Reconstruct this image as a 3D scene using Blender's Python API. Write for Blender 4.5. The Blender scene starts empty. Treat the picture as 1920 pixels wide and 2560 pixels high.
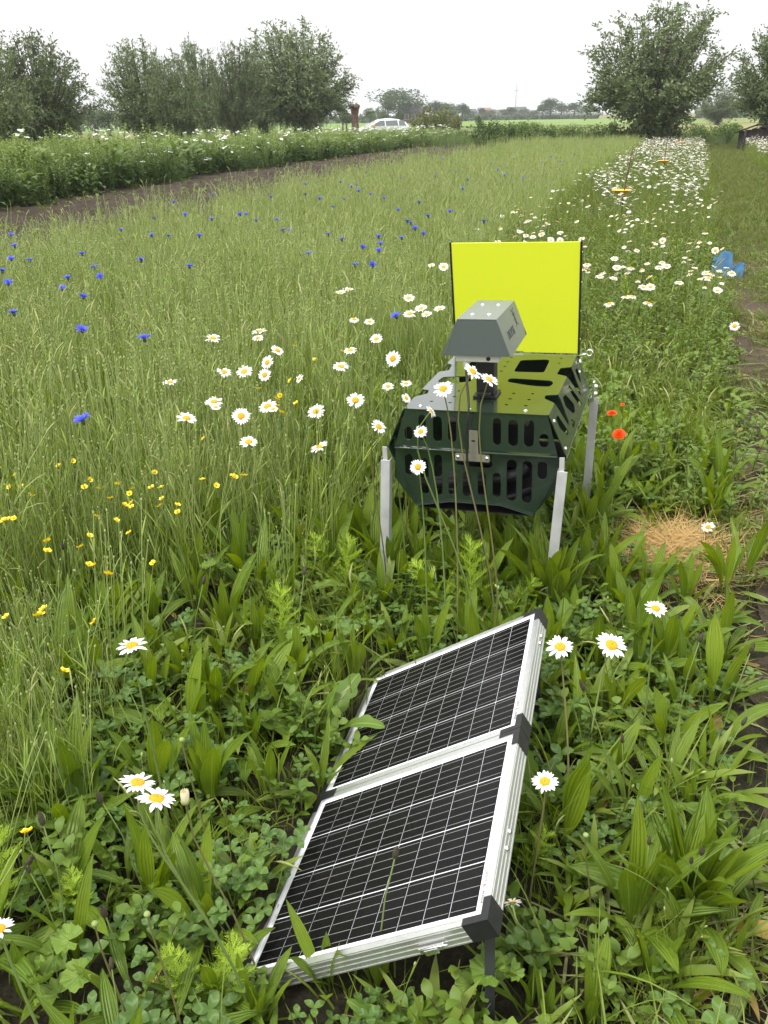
import bpy, bmesh, math, random
import numpy as np
from mathutils import Vector, Matrix, Euler
from mathutils.geometry import tessellate_polygon

S = bpy.context.scene
COL = S.collection
R = math.radians
rng = np.random.default_rng(7)
random.seed(7)

# ------------------------------------------------------------------ camera
CAM_H, PITCH, ROLL, FPX = 1.62, R(24.3), R(1.0), 2187.0      # FPX: focal length in pixels of the 1920x2560 photograph
cam = bpy.data.cameras.new('camera')
cam_ob = bpy.data.objects.new('camera', cam)
COL.objects.link(cam_ob)
cam.sensor_fit = 'VERTICAL'
cam.sensor_height = 36.0
cam.lens = 36.0 * FPX / 2560.0
cam.clip_start, cam.clip_end = 0.05, 6000
cam_ob.matrix_world = Matrix.Translation((0, 0, CAM_H)) @ Matrix.Rotation(R(90) - PITCH, 4, 'X') @ Matrix.Rotation(-ROLL, 4, 'Z')
S.camera = cam_ob

# ------------------------------------------------------------------ sky, sun, exposure (bright overcast)
SUN_EL, SUN_AZ = R(58), R(-120)          # azimuth from +Y, clockwise
w = bpy.data.worlds.new('World')
S.world = w
w.use_nodes = True
nt = w.node_tree
bgn = nt.nodes['Background']
sky = nt.nodes.new('ShaderNodeTexSky')
sky.sky_type = 'NISHITA'
sky.sun_disc = False
sky.sun_elevation = SUN_EL
sky.sun_rotation = SUN_AZ
sky.dust_density = 1.5
sky.air_density = 1.0
sky.ozone_density = 1.0
hs = nt.nodes.new('ShaderNodeHueSaturation')
hs.inputs['Saturation'].default_value = 0.10
nt.links.new(sky.outputs[0], hs.inputs['Color'])
# the cloud layer: an even white overcast, brighter towards the zenith, over the clear-sky colour
tco = nt.nodes.new('ShaderNodeTexCoord')
sep = nt.nodes.new('ShaderNodeSeparateXYZ')
nt.links.new(tco.outputs['Generated'], sep.inputs[0])
zen = nt.nodes.new('ShaderNodeMapRange')
zen.inputs[1].default_value, zen.inputs[2].default_value = 0.0, 1.0
zen.inputs[3].default_value, zen.inputs[4].default_value = 4.9, 15.5
nt.links.new(sep.outputs['Z'], zen.inputs[0])
cld = nt.nodes.new('ShaderNodeCombineColor')
for k in range(3):
    nt.links.new(zen.outputs[0], cld.inputs[k])
mxs = nt.nodes.new('ShaderNodeMix')
mxs.data_type = 'RGBA'
mxs.inputs[0].default_value = 0.88
nt.links.new(hs.outputs[0], mxs.inputs[6])
nt.links.new(cld.outputs[0], mxs.inputs[7])
nt.links.new(mxs.outputs[2], bgn.inputs['Color'])
bgn.inputs['Strength'].default_value = 0.10
sun = bpy.data.lights.new('sun', 'SUN')
sun.energy = 1.5
sun.angle = R(11)
sun.color = (1.0, 0.97, 0.92)
sun_ob = bpy.data.objects.new('sun', sun)
COL.objects.link(sun_ob)
sd = Vector((math.sin(SUN_AZ) * math.cos(SUN_EL), math.cos(SUN_AZ) * math.cos(SUN_EL), math.sin(SUN_EL)))
sun_ob.rotation_euler = sd.to_track_quat('Z', 'Y').to_euler()
S.view_settings.view_transform = 'Standard'
S.view_settings.look = 'None'
S.view_settings.gamma = 1.0
S.view_settings.use_curve_mapping = False
S.view_settings.exposure = 1.0
S.render.engine = 'CYCLES'
S.cycles.use_denoising = True
S.cycles.max_bounces = 7
S.cycles.diffuse_bounces = 4
S.cycles.transmission_bounces = 5
S.cycles.volume_bounces = 0

# ------------------------------------------------------------------ where things stand
_c, _s = math.cos(PITCH), math.sin(PITCH)
def ray(px, py):
    """direction seen at a point of the 1659x2212 view of the photograph"""
    k = 1920 / 1659
    u, v = px * k - 960, -(py * k - 1280)
    a = -ROLL
    u, v = u * math.cos(a) - v * math.sin(a), u * math.sin(a) + v * math.cos(a)
    a, b = u / FPX, v / FPX
    return Vector((a, _c + b * _s, -_s + b * _c))
def atz(px, py, z=0.0):
    r = ray(px, py)
    return Vector((0, 0, CAM_H)) + r * ((z - CAM_H) / r.z)
def aty(px, py, y):
    r = ray(px, py)
    return Vector((0, 0, CAM_H)) + r * (y / r.y)
def proj(P):
    P = np.atleast_2d(P)
    x, y, z = P[:, 0], P[:, 1], P[:, 2] - CAM_H
    d = y * _c - z * _s
    up = y * _s + z * _c
    u, v = FPX * x / np.maximum(d, 1e-3), FPX * up / np.maximum(d, 1e-3)
    u, v = u * math.cos(ROLL) - v * math.sin(ROLL), u * math.sin(ROLL) + v * math.cos(ROLL)
    k = 1659 / 1920
    return (960 + u) * k, (1280 - v) * k, d
def depth(p):
    return p[1] * _c - (p[2] - CAM_H) * _s
AZ = R(18.5)                              # the crop rows run 18.5 degrees right of the camera
UD = np.array([math.sin(AZ), math.cos(AZ)])
VD = np.array([math.cos(AZ), -math.sin(AZ)])
def uv2xy(u, v):
    u, v = np.asarray(u, float), np.asarray(v, float)
    return u * UD[0] + v * VD[0], u * UD[1] + v * VD[1]
def xy2uv(x, y):
    return x * UD[0] + y * UD[1], x * VD[0] + y * VD[1]
def gz(x, y):
    x, y = np.asarray(x, float), np.asarray(y, float)
    f = np.exp(-((x ** 2 + y ** 2) / 900.0))
    return f * (0.012 * np.sin(3.1 * x + 1.3 * y) + 0.010 * np.sin(5.3 * y - 2.2 * x + 1) + 0.006 * np.sin(11 * x + 7 * y) + 0.004 * np.sin(17 * y - 13 * x))

# ------------------------------------------------------------------ materials
def mat(name, color, rough=0.6, metal=0.0, spec=0.5, noise=0.0, nscale=20.0, bump=0.0, bscale=60.0, coat=0.0, col2=None):
    m = bpy.data.materials.new(name)
    m.use_nodes = True
    n = m.node_tree.nodes
    l = m.node_tree.links
    b = n['Principled BSDF']
    b.inputs['Base Color'].default_value = (*color, 1)
    b.inputs['Roughness'].default_value = rough
    b.inputs['Metallic'].default_value = metal
    b.inputs['Specular IOR Level'].default_value = spec
    b.inputs['Coat Weight'].default_value = coat
    b.inputs['Coat Roughness'].default_value = 0.06
    tc = n.new('ShaderNodeTexCoord')
    if noise > 0:
        t = n.new('ShaderNodeTexNoise')
        t.inputs['Scale'].default_value = nscale
        t.inputs['Detail'].default_value = 5
        l.new(tc.outputs['Object'], t.inputs['Vector'])
        mx = n.new('ShaderNodeMix')
        mx.data_type = 'RGBA'
        c2 = col2 if col2 else tuple(c * (1 - noise) for c in color)
        mx.inputs[6].default_value = (*[min(1, c * (1 + noise * .4)) for c in color], 1)
        mx.inputs[7].default_value = (*c2, 1)
        rp = n.new('ShaderNodeMapRange')
        rp.inputs[1].default_value, rp.inputs[2].default_value = 0.35, 0.65
        l.new(t.outputs['Fac'], rp.inputs[0])
        l.new(rp.outputs[0], mx.inputs[0])
        l.new(mx.outputs[2], b.inputs['Base Color'])
    if bump > 0:
        t2 = n.new('ShaderNodeTexNoise')
        t2.inputs['Scale'].default_value = bscale
        t2.inputs['Detail'].default_value = 6
        l.new(tc.outputs['Object'], t2.inputs['Vector'])
        bp = n.new('ShaderNodeBump')
        bp.inputs['Strength'].default_value = bump
        bp.inputs['Distance'].default_value = 0.02
        l.new(t2.outputs['Fac'], bp.inputs['Height'])
        l.new(bp.outputs[0], b.inputs['Normal'])
    return m

def leafmat(name, c1, c2, trans=0.3, rough=0.5, spec=0.35, rib=0.0, veins=0, tip=None, chevron=None, midrib=None):
    """leaf: colour differs from plant to plant and over the blade; light passes through. 'across' runs -1..1, 'along' 0..1"""
    m = bpy.data.materials.new(name)
    m.use_nodes = True
    n = m.node_tree.nodes
    l = m.node_tree.links
    b = n['Principled BSDF']
    out = n['Material Output']
    oi = n.new('ShaderNodeObjectInfo')
    tc = n.new('ShaderNodeTexCoord')
    nz = n.new('ShaderNodeTexNoise')
    nz.inputs['Scale'].default_value = 14
    nz.inputs['Detail'].default_value = 3
    l.new(tc.outputs['Object'], nz.inputs['Vector'])
    ad = n.new('ShaderNodeMath')
    ad.operation = 'MULTIPLY_ADD'
    ad.inputs[1].default_value = 0.6
    l.new(oi.outputs['Random'], ad.inputs[0])
    sb = n.new('ShaderNodeMath')
    sb.operation = 'MULTIPLY_ADD'
    sb.inputs[1].default_value = 1.2
    sb.inputs[2].default_value = -0.4
    l.new(nz.outputs['Fac'], sb.inputs[0])
    l.new(sb.outputs[0], ad.inputs[2])
    mx = n.new('ShaderNodeMix')
    mx.data_type = 'RGBA'
    mx.inputs[6].default_value = (*c1, 1)
    mx.inputs[7].default_value = (*c2, 1)
    l.new(ad.outputs[0], mx.inputs[0])
    col = mx.outputs[2]
    aa = n.new('ShaderNodeAttribute')
    aa.attribute_name = 'across'
    al = n.new('ShaderNodeAttribute')
    al.attribute_name = 'along'
    def blend(colsock, fac, c):
        k = n.new('ShaderNodeMix')
        k.data_type = 'RGBA'
        k.inputs[7].default_value = (*c, 1)
        l.new(fac, k.inputs[0])
        l.new(colsock, k.inputs[6])
        return k.outputs[2]
    ab = n.new('ShaderNodeMath')
    ab.operation = 'ABSOLUTE'
    l.new(aa.outputs['Fac'], ab.inputs[0])
    if tip:
        mr = n.new('ShaderNodeMapRange')
        mr.inputs[1].default_value, mr.inputs[2].default_value = 0.45, 1.0
        mr.inputs[4].default_value = 0.8
        l.new(al.outputs['Fac'], mr.inputs[0])
        col = blend(col, mr.outputs[0], tip)
    if midrib:
        mr = n.new('ShaderNodeMapRange')
        mr.inputs[1].default_value, mr.inputs[2].default_value = 0.03, 0.10
        mr.inputs[3].default_value, mr.inputs[4].default_value = 0.75, 0.0
        l.new(ab.outputs[0], mr.inputs[0])
        col = blend(col, mr.outputs[0], midrib)
    if chevron:
        # pale V across a clover leaflet
        s1 = n.new('ShaderNodeMath')
        s1.operation = 'MULTIPLY_ADD'
        s1.inputs[1].default_value = 0.22
        s1.inputs[2].default_value = 0.42
        l.new(ab.outputs[0], s1.inputs[0])
        d = n.new('ShaderNodeMath')
        d.operation = 'SUBTRACT'
        l.new(al.outputs['Fac'], d.inputs[0])
        l.new(s1.outputs[0], d.inputs[1])
        d2 = n.new('ShaderNodeMath')
        d2.operation = 'ABSOLUTE'
        l.new(d.outputs[0], d2.inputs[0])
        mr = n.new('ShaderNodeMapRange')
        mr.inputs[1].default_value, mr.inputs[2].default_value = 0.03, 0.12
        mr.inputs[3].default_value, mr.inputs[4].default_value = 0.45, 0.0
        l.new(d2.outputs[0], mr.inputs[0])
        col = blend(col, mr.outputs[0], chevron)
    l.new(col, b.inputs['Base Color'])
    b.inputs['Roughness'].default_value = rough
    b.inputs['Specular IOR Level'].default_value = spec
    if veins:
        wv = n.new('ShaderNodeMath')
        wv.operation = 'MULTIPLY'
        wv.inputs[1].default_value = veins * math.pi
        l.new(aa.outputs['Fac'], wv.inputs[0])
        cs = n.new('ShaderNodeMath')
        cs.operation = 'COSINE'
        l.new(wv.outputs[0], cs.inputs[0])
        bp = n.new('ShaderNodeBump')
        bp.inputs['Strength'].default_value = 0.5
        bp.inputs['Distance'].default_value = 0.004
        l.new(cs.outputs[0], bp.inputs['Height'])
        l.new(bp.outputs[0], b.inputs['Normal'])
    tr = n.new('ShaderNodeBsdfTranslucent')
    hue = n.new('ShaderNodeHueSaturation')
    hue.inputs['Hue'].default_value = 0.485
    hue.inputs['Saturation'].default_value = 1.15
    hue.inputs['Value'].default_value = 1.35
    l.new(col, hue.inputs['Color'])
    l.new(hue.outputs[0], tr.inputs['Color'])
    ms = n.new('ShaderNodeMixShader')
    ms.inputs[0].default_value = trans
    l.new(b.outputs[0], ms.inputs[1])
    l.new(tr.outputs[0], ms.inputs[2])
    l.new(ms.outputs[0], out.inputs['Surface'])
    return m

M = {}
M['field_grass'] = leafmat('field_grass', (.148, .232, .026), (.265, .355, .062), .25, .5, .35, tip=(.36, .43, .13))
M['field_stem'] = leafmat('field_stem', (.172, .255, .042), (.30, .375, .095), .16, .5, .35, tip=(.38, .45, .18))
M['seed_head'] = leafmat('seed_head', (.27, .31, .10), (.37, .38, .16), .2, .7, .2)
M['bud'] = leafmat('bud', (.21, .28, .08), (.33, .38, .15), .1, .6, .2)
M['green_grass'] = leafmat('green_grass', (.095, .155, .014), (.175, .245, .026), .34, .5, .35, tip=(.21, .26, .05))
M['plantain'] = leafmat('plantain_leaf', (.080, .148, .012), (.205, .290, .026), .34, .42, .4, veins=5, midrib=(.20, .29, .05))
M['plantain_pale'] = leafmat('plantain_leaf_pale', (.16, .24, .05), (.25, .31, .09), .3, .5, .35, veins=5, midrib=(.28, .33, .15))
M['dandelion'] = leafmat('weed_leaf', (.080, .150, .018), (.155, .240, .032), .32, .48, .35, midrib=(.28, .36, .13))
M['clover'] = leafmat('clover_leaf', (.058, .120, .020), (.115, .190, .030), .28, .5, .3, chevron=(.17, .27, .11))
M['mallow'] = leafmat('mallow_leaf', (.13, .22, .03), (.22, .32, .06), .3, .5, .3, veins=4)
M['fennel'] = leafmat('fennel_frond', (.31, .45, .035), (.41, .55, .07), .3, .5, .3)
M['weed'] = leafmat('weed_stalk_leaf', (.082, .148, .016), (.155, .232, .028), .32, .5, .35)
M['bank'] = leafmat('bank_leaf', (.058, .108, .024), (.122, .190, .044), .30, .5, .3, tip=(.24, .32, .085))
M['stem'] = leafmat('flower_stem', (.12, .18, .05), (.18, .24, .07), .1, .5, .3)
M['stem_red'] = leafmat('reddish_flower_stem', (.14, .13, .05), (.17, .17, .06), .1, .5, .3)
M['petal_white'] = leafmat('white_petal', (.80, .80, .77), (.86, .86, .84), .25, .5, .2)
M['petal_cream'] = leafmat('cream_petal', (.72, .66, .45), (.76, .72, .52), .25, .5, .2)
M['disc'] = mat('daisy_disc', (.86, .43, .008), .75, noise=.35, nscale=500, bump=.6, bscale=900)
M['cornflower'] = leafmat('cornflower_floret', (.060, .065, .50), (.15, .17, .74), .25, .5, .2)
M['calyx'] = mat('calyx', (.10, .11, .06), .7, noise=.4, nscale=300)
M['buttercup'] = leafmat('buttercup_petal', (.84, .64, .010), (.88, .72, .02), .2, .3, .5)
M['marigold'] = leafmat('marigold_petal', (.80, .085, .004), (.85, .15, .006), .25, .5, .3)
M['spike'] = mat('plantain_head', (.055, .045, .025), .8, noise=.5, nscale=250)
M['spike_pale'] = mat('plantain_head_pale', (.20, .14, .09), .8, noise=.5, nscale=250)
M['straw'] = leafmat('dry_grass_blade', (.43, .28, .10), (.54, .38, .16), .15, .6, .3)
M['litter'] = leafmat('wilted_leaf', (.17, .20, .07), (.31, .29, .13), .2, .6, .3)
M['dead_leaf'] = leafmat('yellowed_leaf', (.36, .26, .06), (.26, .17, .06), .2, .6, .3)
M['willow'] = leafmat('willow_leaf', (.092, .132, .044), (.175, .222, .092), .18, .45, .45, tip=None)
M['willow_dark'] = leafmat('willow_leaf_dark', (.080, .115, .038), (.145, .180, .072), .18, .45, .45)
M['bark'] = mat('bark', (.085, .070, .055), .9, noise=.5, nscale=8, bump=.8, bscale=12)
M['stump'] = mat('stump_bark', (.145, .085, .06), .9, noise=.6, nscale=5, bump=.8, bscale=9)
M['far_leaf'] = leafmat('far_leaf', (.050, .082, .035), (.085, .118, .050), .2, .6, .2)
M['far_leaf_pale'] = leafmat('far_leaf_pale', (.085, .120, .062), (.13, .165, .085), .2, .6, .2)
M['olive_leaf'] = leafmat('olive_leaf', (.095, .115, .030), (.15, .16, .050), .25, .55, .3)
M['alu'] = mat('brushed_aluminium', (.66, .67, .66), .38, .85, noise=.06, nscale=90, bump=.03, bscale=400)
M['alu_side'] = M['alu']
M['alu_dark'] = mat('aluminium_groove', (.40, .41, .40), .5, .85)
M['backsheet'] = mat('white_backsheet', (.80, .80, .84), .28, spec=.4)
M['cell'] = mat('solar_cell', (.0050, .0050, .0054), .14, spec=.06, noise=.35, nscale=7, col2=(.0115, .0112, .0105))
M['busbar'] = mat('busbar', (.42, .42, .41), .45, .2)
M['black'] = mat('black_plastic', (.016, .016, .017), .45, spec=.4, noise=.2, nscale=60)
M['rubber'] = mat('black_cable', (.012, .012, .013), .42, spec=.45)
M['screw'] = mat('steel_screw', (.75, .75, .74), .25, .95)
M['green'] = mat('dark_green_powder_coat', (.012, .027, .016), .24, spec=.65, bump=.012, bscale=900, coat=.5, noise=.3, nscale=5, col2=(.017, .030, .020))
M['yellow'] = mat('yellow_board', (.67, .755, .026), .55, spec=.3)
M['hood'] = mat('grey_painted_sheet', (.155, .180, .165), .34, .35, spec=.5, bump=.02, bscale=700)
M['hood_front'] = mat('dark_grey_hood_front', (.078, .095, .092), .45, spec=.4)
M['grey_plastic'] = mat('light_grey_plastic', (.62, .62, .60), .45)
M['bracket'] = mat('beige_steel_latch', (.27, .26, .21), .38, .45, noise=.1, nscale=40)
M['leg'] = mat('silver_leg', (.58, .58, .60), .42, .35, noise=.16, nscale=14)
M['print_red'] = mat('red_print', (.62, .10, .12), .5)
M['print_black'] = mat('black_print', (.05, .05, .05), .5)
M['print_lilac'] = mat('lilac_label', (.58, .57, .74), .5)
M['orange'] = mat('orange_plastic', (.85, .42, .02), .4)
M['stick'] = mat('brown_stick', (.10, .045, .025), .7, noise=.4, nscale=20)
M['blue'] = mat('blue_plastic', (.055, .175, .34), .5, noise=.3, nscale=14)
M['car'] = mat('white_car_paint', (.80, .80, .81), .15, spec=.5, coat=.6)
M['glass'] = mat('car_glass', (.10, .12, .12), .06, spec=.7)
M['tyre'] = mat('tyre', (.015, .015, .015), .8)
M['rim'] = mat('rim', (.5, .5, .5), .3, .8)
M['lamp'] = mat('lamp_glass', (.6, .6, .62), .1)
M['brick'] = mat('red_brick', (.17, .065, .055), .9, noise=.3, nscale=6)
M['tile'] = mat('dark_roof_tile', (.085, .080, .090), .8, noise=.3, nscale=5)
M['tile_red'] = mat('red_roof_tile', (.28, .13, .10), .8, noise=.3, nscale=5)
M['render'] = mat('white_render', (.72, .71, .68), .8)
M['window'] = mat('house_window', (.10, .12, .14), .1)
M['shed'] = mat('dark_weathered_wood', (.026, .019, .017), .85, noise=.4, nscale=9)
M['mast'] = mat('steel_mast', (.35, .36, .38), .5, .4)
M['path_grass'] = leafmat('path_grass', (.065, .105, .016), (.140, .180, .036), .3, .55, .3, tip=(.20, .22, .07))

# ------------------------------------------------------------------ building helpers
class MB:
    """collects faces (with a material slot and the leaf attributes) into one mesh"""
    def __init__(s):
        s.v, s.f, s.m, s.ac, s.al, s.sm = [], [], [], [], [], []
    def add(s, vs, fs, m=0, ac=None, al=None, smooth=False):
        o = len(s.v)
        s.v.extend([tuple(p) for p in vs])
        s.ac.extend(ac if ac is not None else [0.5] * len(vs))
        s.al.extend(al if al is not None else [0.3] * len(vs))
        for f in fs:
            s.f.append([i + o for i in f])
            s.m.append(m)
            s.sm.append(smooth)
    def box(s, a, b, m=0, mat4=None):
        x0, y0, z0 = a
        x1, y1, z1 = b
        vs = [(x0, y0, z0), (x1, y0, z0), (x1, y1, z0), (x0, y1, z0), (x0, y0, z1), (x1, y0, z1), (x1, y1, z1), (x0, y1, z1)]
        if mat4 is not None:
            vs = [tuple(mat4 @ Vector(p)) for p in vs]
        s.add(vs, [(0, 3, 2, 1), (4, 5, 6, 7), (0, 1, 5, 4), (1, 2, 6, 5), (2, 3, 7, 6), (3, 0, 4, 7)], m)
    def tube(s, pts, rad, n=6, m=0, cap=True, al=None, smooth=True):
        pts = [Vector(p) for p in pts]
        if not hasattr(rad, '__len__'):
            rad = [rad] * len(pts)
        vs, fs, la = [], [], []
        up = Vector((0.13, 0.31, 0.94))
        for i, p in enumerate(pts):
            t = (pts[min(i + 1, len(pts) - 1)] - pts[max(i - 1, 0)]).normalized()
            a = t.cross(up)
            if a.length < 1e-3:
                a = t.cross(Vector((1, 0, 0)))
            a.normalize()
            b = t.cross(a)
            for k in range(n):
                q = 2 * math.pi * k / n
                vs.append(p + (a * math.cos(q) + b * math.sin(q)) * rad[i])
                la.append(i / (len(pts) - 1) if al is None else al)
        for i in range(len(pts) - 1):
            for k in range(n):
                fs.append((i * n + k, i * n + (k + 1) % n, (i + 1) * n + (k + 1) % n, (i + 1) * n + k))
        if cap:
            fs.append(tuple(range(n - 1, -1, -1)))
            fs.append(tuple(range((len(pts) - 1) * n, len(pts) * n)))
        s.add(vs, fs, m, al=la, smooth=smooth)
    def lathe(s, prof, n=20, m=0, mat4=None, smooth=True):
        vs, fs = [], []
        for r, z in prof:
            for k in range(n):
                q = 2 * math.pi * k / n
                vs.append(Vector((r * math.cos(q), r * math.sin(q), z)))
        if mat4 is not None:
            vs = [mat4 @ p for p in vs]
        for i in range(len(prof) - 1):
            for k in range(n):
                fs.append((i * n + k, i * n + (k + 1) % n, (i + 1) * n + (k + 1) % n, (i + 1) * n + k))
        s.add(vs, fs, m, smooth=smooth)
    def plate(s, outer, holes, O, ex, ey, th, m=0):
        """sheet of thickness th (towards -normal) with real holes; outer and holes are 2D outlines in the frame O, ex, ey"""
        O, ex, ey = Vector(O), Vector(ex).normalized(), Vector(ey).normalized()
        nrm = ex.cross(ey)
        loops = [outer] + list(holes)
        flat = [p for lp in loops for p in lp]
        tri = tessellate_polygon([[Vector((x, y, 0)) for x, y in lp] for lp in loops])
        top = [O + ex * x + ey * y for x, y in flat]
        n = len(flat)
        vs = top + [p - nrm * th for p in top]
        fs = []
        for a, b, c in tri:
            ar = (flat[b][0] - flat[a][0]) * (flat[c][1] - flat[a][1]) - (flat[b][1] - flat[a][1]) * (flat[c][0] - flat[a][0])
            if ar < 0:
                b, c = c, b
            fs.append((a, b, c))
            fs.append((a + n, c + n, b + n))
        o = 0
        for lp in loops:
            k = len(lp)
            for i in range(k):
                j = (i + 1) % k
                fs.append((o + i, o + j, o + j + n, o + i + n))
            o += k
        s.add(vs, fs, m)
    def leaf(s, L, W, prof, a0, a1, nseg=7, nc=1, fold=.25, wave=0.0, org=(0, 0, 0), az=0.0, m=0, twist=0.0, droop=1.0, ph=0.0):
        vs, fs, ac, al = [], [], [], []
        x = z = 0.0
        ca, sa = math.cos(az), math.sin(az)
        cols = 2 * nc + 1
        for i in range(nseg + 1):
            t = i / nseg
            phi = a0 + (a1 - a0) * t ** droop
            if i:
                x += math.sin(phi) * L / nseg
                z += math.cos(phi) * L / nseg
            hw = W * .5 * prof(t)
            tw = twist * t
            for j in range(cols):
                c = (j - nc) / nc
                y = c * hw * math.cos(tw)
                up = fold * hw * abs(c) + wave * W * math.sin(9 * t + 2.5 * c + ph) * abs(c) + c * hw * math.sin(tw)
                px, pz = x - math.cos(phi) * up, z + math.sin(phi) * up
                vs.append((org[0] + px * ca - y * sa, org[1] + px * sa + y * ca, org[2] + pz))
                ac.append(c)
                al.append(t)
        for i in range(nseg):
            for j in range(cols - 1):
                a = i * cols + j
                fs.append((a, a + 1, a + 1 + cols, a + cols))
        s.add(vs, fs, m, ac, al, True)
    def mesh(s, name, mats):
        me = bpy.data.meshes.new(name)
        me.from_pydata(s.v, [], s.f)
        for mm in mats:
            me.materials.append(mm)
        me.polygons.foreach_set('material_index', s.m)
        me.polygons.foreach_set('use_smooth', s.sm)
        for nm, d in (('across', s.ac), ('along', s.al)):
            at = me.attributes.new(nm, 'FLOAT', 'POINT')
            at.data.foreach_set('value', d)
        me.update()
        return me

def props(o, label=None, cat=None, group=None, kind=None):
    if label: o['label'] = label
    if cat: o['category'] = cat
    if group: o['group'] = group
    if kind: o['kind'] = kind
    return o
def put(name, me, parent=None, loc=(0, 0, 0), rot=(0, 0, 0), scale=(1, 1, 1)):
    o = bpy.data.objects.new(name, me)
    COL.objects.link(o)
    if parent is not None:
        o.parent = parent
    o.location = loc
    o.rotation_euler = rot
    o.scale = scale if hasattr(scale, '__len__') else (scale,) * 3
    return o
def thing(name, label, cat, loc=(0, 0, 0), rot=(0, 0, 0), group=None, scale=1.0):
    o = put(name, None, None, loc, rot, scale)
    o.empty_display_size = 0.1
    return props(o, label, cat, group)
def part(name, mb, mats, parent, bevel=0.0, **k):
    o = put(name, mb.mesh(name, mats if isinstance(mats, (list, tuple)) else [mats]), parent, **k)
    if bevel:
        b = o.modifiers.new('edge', 'BEVEL')
        b.width, b.segments, b.limit_method = bevel, 2, 'ANGLE'
        b.angle_limit = R(40)
    return o
def obround(x0, z0, x1, z1, n=6):
    r = min(x1 - x0, z1 - z0) / 2
    pts = []
    if z1 - z0 >= x1 - x0:
        cx = (x0 + x1) / 2
        pts += [(cx + r * math.cos(math.pi * (1 + k / n)), z0 + r + r * math.sin(math.pi * (1 + k / n))) for k in range(n + 1)]
        pts += [(cx + r * math.cos(math.pi * k / n), z1 - r + r * math.sin(math.pi * k / n)) for k in range(n + 1)]
    else:
        for cx, cy, a in ((x1 - r, z0 + r, 270), (x1 - r, z1 - r, 0), (x0 + r, z1 - r, 90), (x0 + r, z0 + r, 180)):
            pts += [(cx + r * math.cos(R(a + 90 * k / 3)), cy + r * math.sin(R(a + 90 * k / 3))) for k in range(4)]
    out = []
    for p in pts:
        if not out or (abs(p[0] - out[-1][0]) + abs(p[1] - out[-1][1])) > 1e-5:
            out.append(p)
    if abs(out[0][0] - out[-1][0]) + abs(out[0][1] - out[-1][1]) < 1e-5:
        out.pop()
    return out
def rounded(poly, r, n=3):
    out = []
    k = len(poly)
    for i in range(k):
        p, a, b = Vector(poly[i]), Vector(poly[i - 1]), Vector(poly[(i + 1) % k])
        da, db = (a - p), (b - p)
        rr = min(r, da.length * .45, db.length * .45)
        s, e = p + da.normalized() * rr, p + db.normalized() * rr
        for j in range(n + 1):
            t = j / n
            q = s * (1 - t) ** 2 + p * 2 * t * (1 - t) + e * t * t
            out.append((q.x, q.y))
    return out
def circle(x, y, r, n=8):
    return [(x + r * math.cos(2 * math.pi * k / n), y + r * math.sin(2 * math.pi * k / n)) for k in range(n)]
def text_mesh(txt, size, depth_=0.0006):
    cu = bpy.data.curves.new('lettering', 'FONT')
    cu.body = txt
    cu.size = size
    cu.extrude = depth_
    cu.resolution_u = 2
    o = bpy.data.objects.new('lettering', cu)
    COL.objects.link(o)
    bpy.context.view_layer.update()
    me = bpy.data.meshes.new_from_object(o.evaluated_get(bpy.context.evaluated_depsgraph_get()))
    bpy.data.objects.remove(o)
    return me

# geometry-nodes scatter for what nobody could count
SCAT = {}
def scatter(name, protos, pos, rot, scl, idx, label=None, kind='stuff', parent=None):
    pos = np.asarray(pos, np.float32)
    me = bpy.data.meshes.new(name)
    me.vertices.add(len(pos))
    me.vertices.foreach_set('co', pos.ravel())
    for nm, ty, d, key in (('rot', 'FLOAT_VECTOR', rot, 'vector'), ('scl', 'FLOAT', scl, 'value'), ('pick', 'INT', idx, 'value')):
        at = me.attributes.new(nm, ty, 'POINT')
        at.data.foreach_set(key, np.asarray(d, np.int32 if ty == 'INT' else np.float32).ravel())
    o = put(name, me, parent)
    pc = bpy.data.collections.new(name + '_pieces')
    for i, p in enumerate(protos):
        pc.objects.link(bpy.data.objects.new('%s_piece_%02d' % (name, i), p))
    g = bpy.data.node_groups.new(name, 'GeometryNodeTree')
    g.interface.new_socket('Geometry', in_out='INPUT', socket_type='NodeSocketGeometry')
    g.interface.new_socket('Geometry', in_out='OUTPUT', socket_type='NodeSocketGeometry')
    N, L = g.nodes, g.links
    gi, go = N.new('NodeGroupInput'), N.new('NodeGroupOutput')
    ip = N.new('GeometryNodeInstanceOnPoints')
    ci = N.new('GeometryNodeCollectionInfo')
    ci.inputs['Collection'].default_value = pc
    ci.inputs['Separate Children'].default_value = True
    ci.inputs['Reset Children'].default_value = True
    def attr(nm, ty):
        a = N.new('GeometryNodeInputNamedAttribute')
        a.data_type = ty
        a.inputs['Name'].default_value = nm
        return a.outputs['Attribute']
    L.new(gi.outputs[0], ip.inputs['Points'])
    L.new(ci.outputs[0], ip.inputs['Instance'])
    ip.inputs['Pick Instance'].default_value = True
    L.new(attr('pick', 'INT'), ip.inputs['Instance Index'])
    L.new(attr('rot', 'FLOAT_VECTOR'), ip.inputs['Rotation'])
    L.new(attr('scl', 'FLOAT'), ip.inputs['Scale'])
    L.new(ip.outputs[0], go.inputs[0])
    md = o.modifiers.new('scatter', 'NODES')
    md.node_group = g
    props(o, label, None, None, kind)
    return o
def fill(u0, u1, v0, v1, per_m2, margin=140, zt=0.3):
    """random points on the ground in a strip of the row frame, those the camera (or one a step aside) can see"""
    n = int((u1 - u0) * (v1 - v0) * per_m2)
    u, v = rng.uniform(u0, u1, n), rng.uniform(v0, v1, n)
    x, y = uv2xy(u, v)
    return inview(x, y, u, v, margin, zt)
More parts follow.
